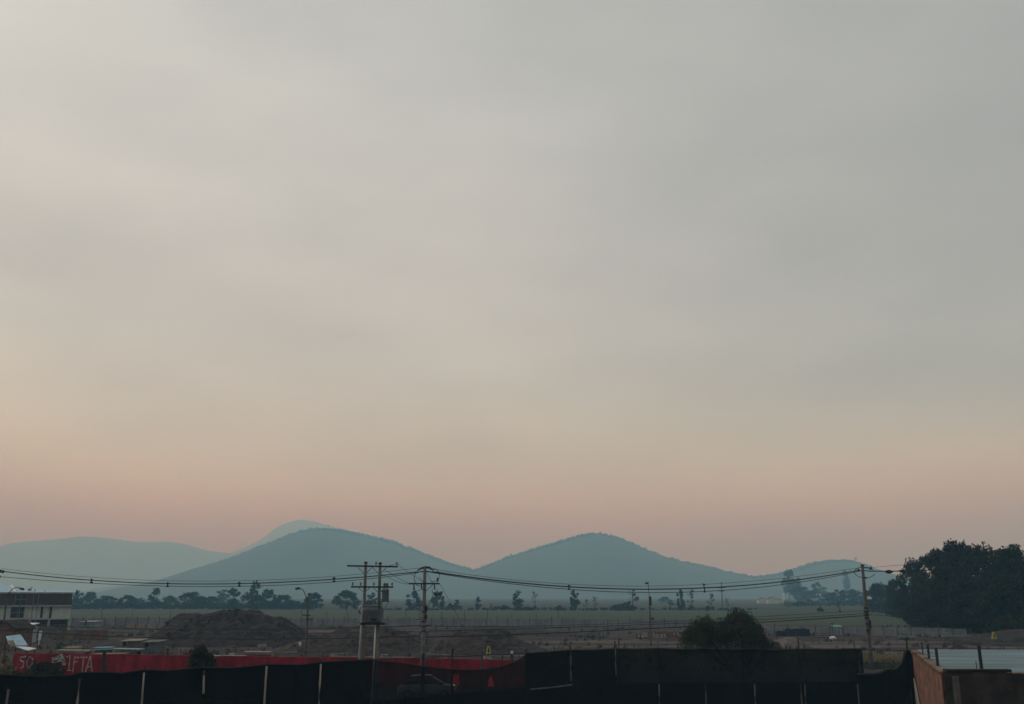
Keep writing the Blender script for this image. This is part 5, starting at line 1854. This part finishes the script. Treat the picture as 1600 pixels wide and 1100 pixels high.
# leaning and stacked sheets
SG = 'loose boards and roof sheets in the left yard'
for px0, px1, py, Y, tilt, m, lb in ((90, 142, 1015, 100, .25, 'plank', 'long pale board stack behind the graffiti'), (101, 126, 1010.5, 108, .2, 'plank', 'short pale board stack above the long one'), (150, 176, 1010.5, 106, -.2, 'bluezinc', 'pale bluish sheet stack lying right of the boards'),
                                     (178, 222, 1013, 104, .3, 'tank', 'grey sheet stack below the grey shed'), (148, 196, 1020, 96, -.2, 'pink', 'pinkish slab stack on top edge of the red wall'), (332, 384, 1024, 96, .1, 'plank', 'pale flat board stack right of the dark bush'),
                                     (385, 425, 1017.5, 104, .2, 'pink', 'faint pinkish board stack further right of the bush')):
    z = zat(py, Y); x0_, x1_ = xat(px0, Y, z), xat(px1, Y, z)
    o = thing('board_stack', lb, 'board stack', ((x0_ + x1_) / 2, Y, 0), SG)
    m_ = MB()
    for k in range(3):
        dx = R.uniform(-.15, .15)
        m_.box(((x0_ + x1_) / 2 + dx, Y + R.uniform(-.1, .1), z - .06 - .10 * k), ((x1_ - x0_) * (1 - .06 * k), 1.5, .06), R.uniform(-.06, .06), .05 * tilt, .06 * tilt)
    m_.build('boards', M[m], o)
    for dy in (-.5, .5):
        m_ = MB(); m_.box(((x0_ + x1_) / 2, Y + dy, (z - .32) / 2 - .05), ((x1_ - x0_) * .8, .16, max(.1, z - .30))); m_.build('sleeper', M['dim_post'], o)
# white trestle frame, leaning beam, buckets, small pale column
m_ = MB(); Y = 112
for px in (280, 286, 295):
    m_.tube([(xat(px, Y, 1), Y, -.1), at(px, 1013.5, Y)], .05, 6)
m_.tube([at(278, 1013, Y), at(297, 1013, Y)], .05, 6)
tag(m_.build('trestle_frame', M['plank']), 'small pale goal shaped frame left of the dark bush', 'frame')
m_ = MB(); m_.tube([at(424, 1026, 97), at(445, 1016, 98), at(456, 1007.5, 99)], [.10, .09, .07], 7); m_.tube([at(455, 1005, 99), at(456, 1012, 99)], .08, 6)
tag(m_.build('leaning_beam', M['ochre']), 'slanting ochre beam rising above the red wall', 'beam')
for px, py, Y, lb in ((469, 1006, 119, 'small white bucket beside the curved lamp pole'), (800, 1020, 116, 'small white bucket by the netting corner')):
    p = at(px, py, Y); g = ground_h(p.x, Y); o = thing('bucket', lb, 'bucket', (p.x, Y, p.z - .2), 'white buckets')
    m_ = MB(); m_.lathe((p.x, Y, p.z - .18), [(.12, 0), (.14, .02), (.17, .36), (.18, .37), (.16, .38)], 10); m_.build('pail', M['whitesheet'], o)
    m_ = MB(); m_.tube([(p.x + .17 * math.cos(t), Y, p.z + .19 + .14 * math.sin(t)) for t in np.linspace(0, 3.14, 7)], .012, 4); m_.build('handle', M['dark'], o)
    m_ = MB(); m_.box((p.x, Y, (p.z - .19 + g) / 2), (.5, .5, max(.1, p.z - .19 - g))); m_.build('block_under', M['conc_dark'], o)
m_ = MB(); p = at(64, 986, 145); m_.tube([(p.x - .1, 145, zat(1000, 145)), p], [.18, .22], 8); m_.tube([(p.x - .1, 145, 0), (p.x - .1, 145, zat(1000, 145))], .07, 6)
tag(m_.build('sign_column', M['whitesheet']), 'short white column standing right of the white roofed hut', 'column')

# blocks and planks lying about the yard
for k in range(16):
    px, Y = 300 + k * 67 % 640 + R.uniform(-15, 15), R.uniform(112, 150)
    x = xat(px, Y, .3); g = ground_h(x, Y)
    m_ = MB(); m_.box((x, Y, g + .22), (R.uniform(.6, 1.3), .5, .5), R.uniform(-.6, .6), R.uniform(-.15, .15)); m_.box((x + .35, Y - .3, g + .12), (.5, .4, .3), R.uniform(-.6, .6))
    tag(m_.build('concrete_block', M['panel' if k % 3 else 'brick'], bevel=.02), 'broken concrete block lying on the bare soil of the yard', 'concrete block', 'broken blocks lying about the yard')
for k in range(14):
    px, Y = 330 + k * 83 % 720 + R.uniform(-15, 15), R.uniform(108, 165)
    x = xat(px, Y, .3); g = ground_h(x, Y); a_ = R.uniform(-.4, .4); l_ = R.uniform(1.2, 2.6)
    m_ = MB(); m_.box((x, Y, g + .25), (l_, .28, .07), a_, 0, R.uniform(-.12, .12))
    tag(m_.build('plank', M['plank']), 'pale loose plank lying on the bare soil of the yard', 'plank', 'loose planks lying about the yard')

# yellow warning stands
for px, y0, y1, lb in ((763.5, 1009.5, 1022, 'yellow folding warning stand on the rubble heap'), (1552, 987.5, 998.5, 'yellow folding warning stand before the grove')):
    Y = 116 if px < 1000 else 141
    a, b = at(px, y0, Y), at(px, y1, Y); hh = a.z - b.z
    o = thing('warning_stand', lb, 'warning stand', (a.x, Y, b.z), 'yellow warning stands')
    for s in (-1, 1):
        m_ = MB()
        for dx in (-1, 1):
            m_.tube([(a.x + dx * hh * .25, Y + s * .22, b.z), (a.x + dx * .07, Y + s * .03, a.z)], .07, 6)
        m_.tube([(a.x - hh * .22, Y + s * .2, b.z + hh * .16), (a.x + hh * .22, Y + s * .2, b.z + hh * .16)], .055, 6)
        m_.build('leg_frame', M['hivis'], o)
    m_ = MB(); m_.tube([(a.x, Y - .12, b.z + hh * .28), (a.x, Y - .05, b.z + hh * .9)], [.18, .03], 4); m_.build('dark_panel', M['dark_post'], o)

# graffiti wall, tarpaulin stack, shelter, pallets beyond
YG = 166
GW = thing('painted_wall', 'low dark red painted wall with pale lettering beside the leaning lamp', 'wall', (xat(1030, YG), YG, 0))
m_ = MB(); x0_, x1_ = xat(994, YG, .6), xat(1068, YG, .6); m_.box(((x0_ + x1_) / 2, YG, .52), (x1_ - x0_, .18, 1.24)); m_.build('wall_body', M['brick'], GW)
st = MB()
FACE = .096
A = Vector((x0_, YG, 0)); wd = Vector((1, 0, 0)); wn_ = Vector((0, -1, 0))
k = (x1_ - x0_) / 74


def letters(px, shapes, w):
    for s in shapes:
        stroke([((px - 994 + u) * k, z) for u, z in s], w)


letters(997, [[(-1, 1.05), (1, .75)], [(3, 1.05), (1, .75), (1, .3)]], .26)
letters(1003, [[(3, 1.0), (0, .9), (0, .35), (3, .3)], [(0, .65), (2.5, .65)]], .24)
letters(1008, [[(0, .4), (0, .95), (3, .95), (3, .4), (0, .4)]], .24)
letters(1020.5, [[(0, 1.05), (0, .25), (3, .3), (3, .7), (0, .7)]], .16)
letters(1026, [[(0, .3), (0, .75), (3, .75), (3, .3), (0, .3)]], .16)
letters(1031.5, [[(0, .3), (0, .75), (3, .75), (3, .3), (0, .3)]], .16)
letters(1037, [[(3, .78), (0, .7), (3, .45), (0, .25)]], .15)
letters(1053, [[(0, .95), (1, .7)]], .22)
letters(1059, [[(0, .95), (3, .35)], [(4, 1.0), (3.4, .5)]], .22)
stroke([(28 * k, .12), (66 * k, .10)], .07)
st.build('lettering', M['white_paint'], GW)
YK = 172
TS = thing('tarpaulin_stack', 'long stack under dark navy tarpaulin in front of the panel fence', 'covered stack', (xat(1237, YK), YK, 0))
m_ = MB()
for px0, px1, z, dy in ((1211, 1226, 1.05, .2), (1225.5, 1263, 1.45, 0)):
    a_, b_ = xat(px0, YK, 1), xat(px1, YK, 1)
    n = 10
    for q in range(n):
        xa, xb = a_ + (b_ - a_) * q / n, a_ + (b_ - a_) * (q + 1) / n
        zz = z + .07 * math.sin(q * 1.9) + R.uniform(-.03, .03)
        m_.box(((xa + xb) / 2, YK + dy, zz / 2), (xb - xa + .01, 1.8 + R.uniform(-.1, .1), zz), 0, 0, 0, .93)
m_.build('tarpaulin', M['tarp'], TS, bevel=.05)
m_ = MB(); m_.box((xat(1237, YK), YK - .1, .08), (xat(1264, YK) - xat(1210, YK), 2.0, .16)); m_.build('pallet_base', M['plank'], TS)
m_ = MB()
for px in (1228, 1240, 1252):
    m_.tube([(xat(px, YK, .8), YK - .97, .1), (xat(px + 1, YK, .8), YK - .93, 1.35)], .025, 5)
m_.build('rope', M['dim_post'], TS)
PG = 'pallet crates left of the green shelter'
for px0, px1, lb in ((1273, 1284, 'pale slatted crate next to the navy tarpaulin stack'), (1286.5, 1296.5, 'pale slatted crate next to the green shelter')):
    Yc = 170; a_, b_ = xat(px0, Yc, .5), xat(px1, Yc, .5)
    o = thing('slatted_crate', lb, 'crate', ((a_ + b_) / 2, Yc, 0), PG)
    m_ = MB()
    for z in (.25, .52, .80):
        for dy in (-.5, .5):
            m_.box(((a_ + b_) / 2, Yc + dy, z), (b_ - a_, .05, .12))
    m_.build('slats', M['plank'], o)
    m_ = MB()
    for x in (a_ + .06, (a_ + b_) / 2, b_ - .06):
        for dy in (-.42, .42):
            m_.box((x, Yc + dy, .42), (.10, .10, .9))
    m_.build('uprights', M['dim_post'], o)
Yg = 174
GS = thing('green_shelter', 'tiny shelter with green sheet roof on thin posts', 'shelter', (xat(1307, Yg), Yg, 0))
m_ = MB(); z = zat(978, Yg); m_.slab([(xat(1300, Yg, z), Yg - 1, z - .1), (xat(1315, Yg, z), Yg - 1, z - .1), (xat(1315, Yg, z), Yg + 1, z + .15), (xat(1300, Yg, z), Yg + 1, z + .15)], .1); m_.build('roof', M['green_sheet'], GS)
for px in (1301, 1314):
    for dy in (-.9, .9):
        m_ = MB(); x = xat(px, Yg, 1); m_.tube([(x, Yg + dy, -.1), (x, Yg + dy, z - .05)], .06, 6); m_.build('post', M['dim_post'], GS)
m_ = MB(); x = xat(1297.5, Yg, 1); m_.tube([(x, Yg - 1.2, -.1), (x, Yg - 1.2, zat(973, Yg))], .05, 6)
m_.lathe((x, Yg - 1.2, zat(975.5, Yg)), [(.05, 0), (.16, .08), (.16, .2), (.05, .28)], 8)
tag(m_.build('marker_post', M['dark_post']), 'thin marker post with dark knob beside the green shelter', 'post')
m_ = MB(); p = Vector((xat(1302, 163, 0), 163, .28 + ground_h(xat(1302, 163), 163))); m_.tube([p + Vector((-.55, 0, -.08)), p + Vector((-.3, 0, 0)), p + Vector((.2, 0, .05)), p + Vector((.5, 0, -.05))], [.16, .30, .28, .12], 8)
tag(m_.build('sack', M['whitesheet']), 'pale sack lying in front of the green shelter', 'sack')
# concrete beams on the ground on the right
for px0, px1, Y, z, lb in ((1472, 1532, 158, .75, 'long concrete beam lying at the end of the panel fence'), (1404, 1432, 160, .6, 'short concrete beam in front of the panel fence')):
    a_, b_ = xat(px0, Y, .5), xat(px1, Y, .5)
    o = thing('concrete_beam', lb, 'concrete beam', ((a_ + b_) / 2, Y, 0), 'concrete beams before the panel fence')
    m_ = MB(); m_.box(((a_ + b_) / 2, Y, z), (b_ - a_, .5, .34), .02); m_.build('beam', M['panel'], o, bevel=.03)
    m_ = MB()
    for x in (a_ + .5, (a_ + b_) / 2, b_ - .5):
        m_.box((x, Y, (z - .18) / 2 - .05), (.4, .6, z - .10)); 
    m_.build('support_block', M['conc_dark'], o)

# white car-like far houses and white tower in the haze
for px0, px1, Y, zw, zr, lb in ((1186, 1200, 880, 3, 5.2, 'hazy low house left of the larger far house'), (1201, 1216, 860, 3.4, 6.0, 'hazy far house with pinkish roof'), (1215, 1222, 900, 2.6, 3.6, 'small hazy shed beside the white tower')):
    hut('hut', lb, px0, px1, Y, 8, zw, zr, M['bwall'], M['brick'], None, 'far houses in the haze', True)
Yt = 870; b = Vector((xat(1224.5, Yt, 4), Yt, 0))
o = thing('water_tower', 'white slender tower in the haze beside the tall eucalyptus', 'tower', b)
m_ = MB(); m_.lathe(b, [(1.0, -.2), (1.0, 6), (.9, 6.2), (.9, 9.2)], 12); m_.build('shaft', M['whitesheet'], o)
m_ = MB(); m_.lathe(b + Vector((0, 0, 9.2)), [(1.1, 0), (1.1, .3), (.3, .9)], 12); m_.build('cap', M['bslab'], o)

# ------------------------------------------------------------------ smoke haze: one closed box of even air
hz = MB(); hz.box((0, 0, (735 - 5) / 2), (33600, 33600, 735 + 5))
hzo = hz.build('haze', None)
hm = bpy.data.materials.new('smoke_haze')
hm.use_nodes = True
ht = hm.node_tree
ht.nodes.clear()
pv = N(ht, 'ShaderNodeVolumePrincipled')
pv.inputs['Color'].default_value = (0.315, 0.70, 1.0, 1)
pv.inputs['Absorption Color'].default_value = (1, 1, 1, 1)
pv.inputs['Density'].default_value = 0.00049
pv.inputs['Anisotropy'].default_value = 0.0
oo = N(ht, 'ShaderNodeOutputMaterial')
ht.links.new(pv.outputs[0], oo.inputs['Volume'])
hzo.data.materials.append(hm)
struct(hzo, 'stuff', 'even bluish smoke haze filling the air')
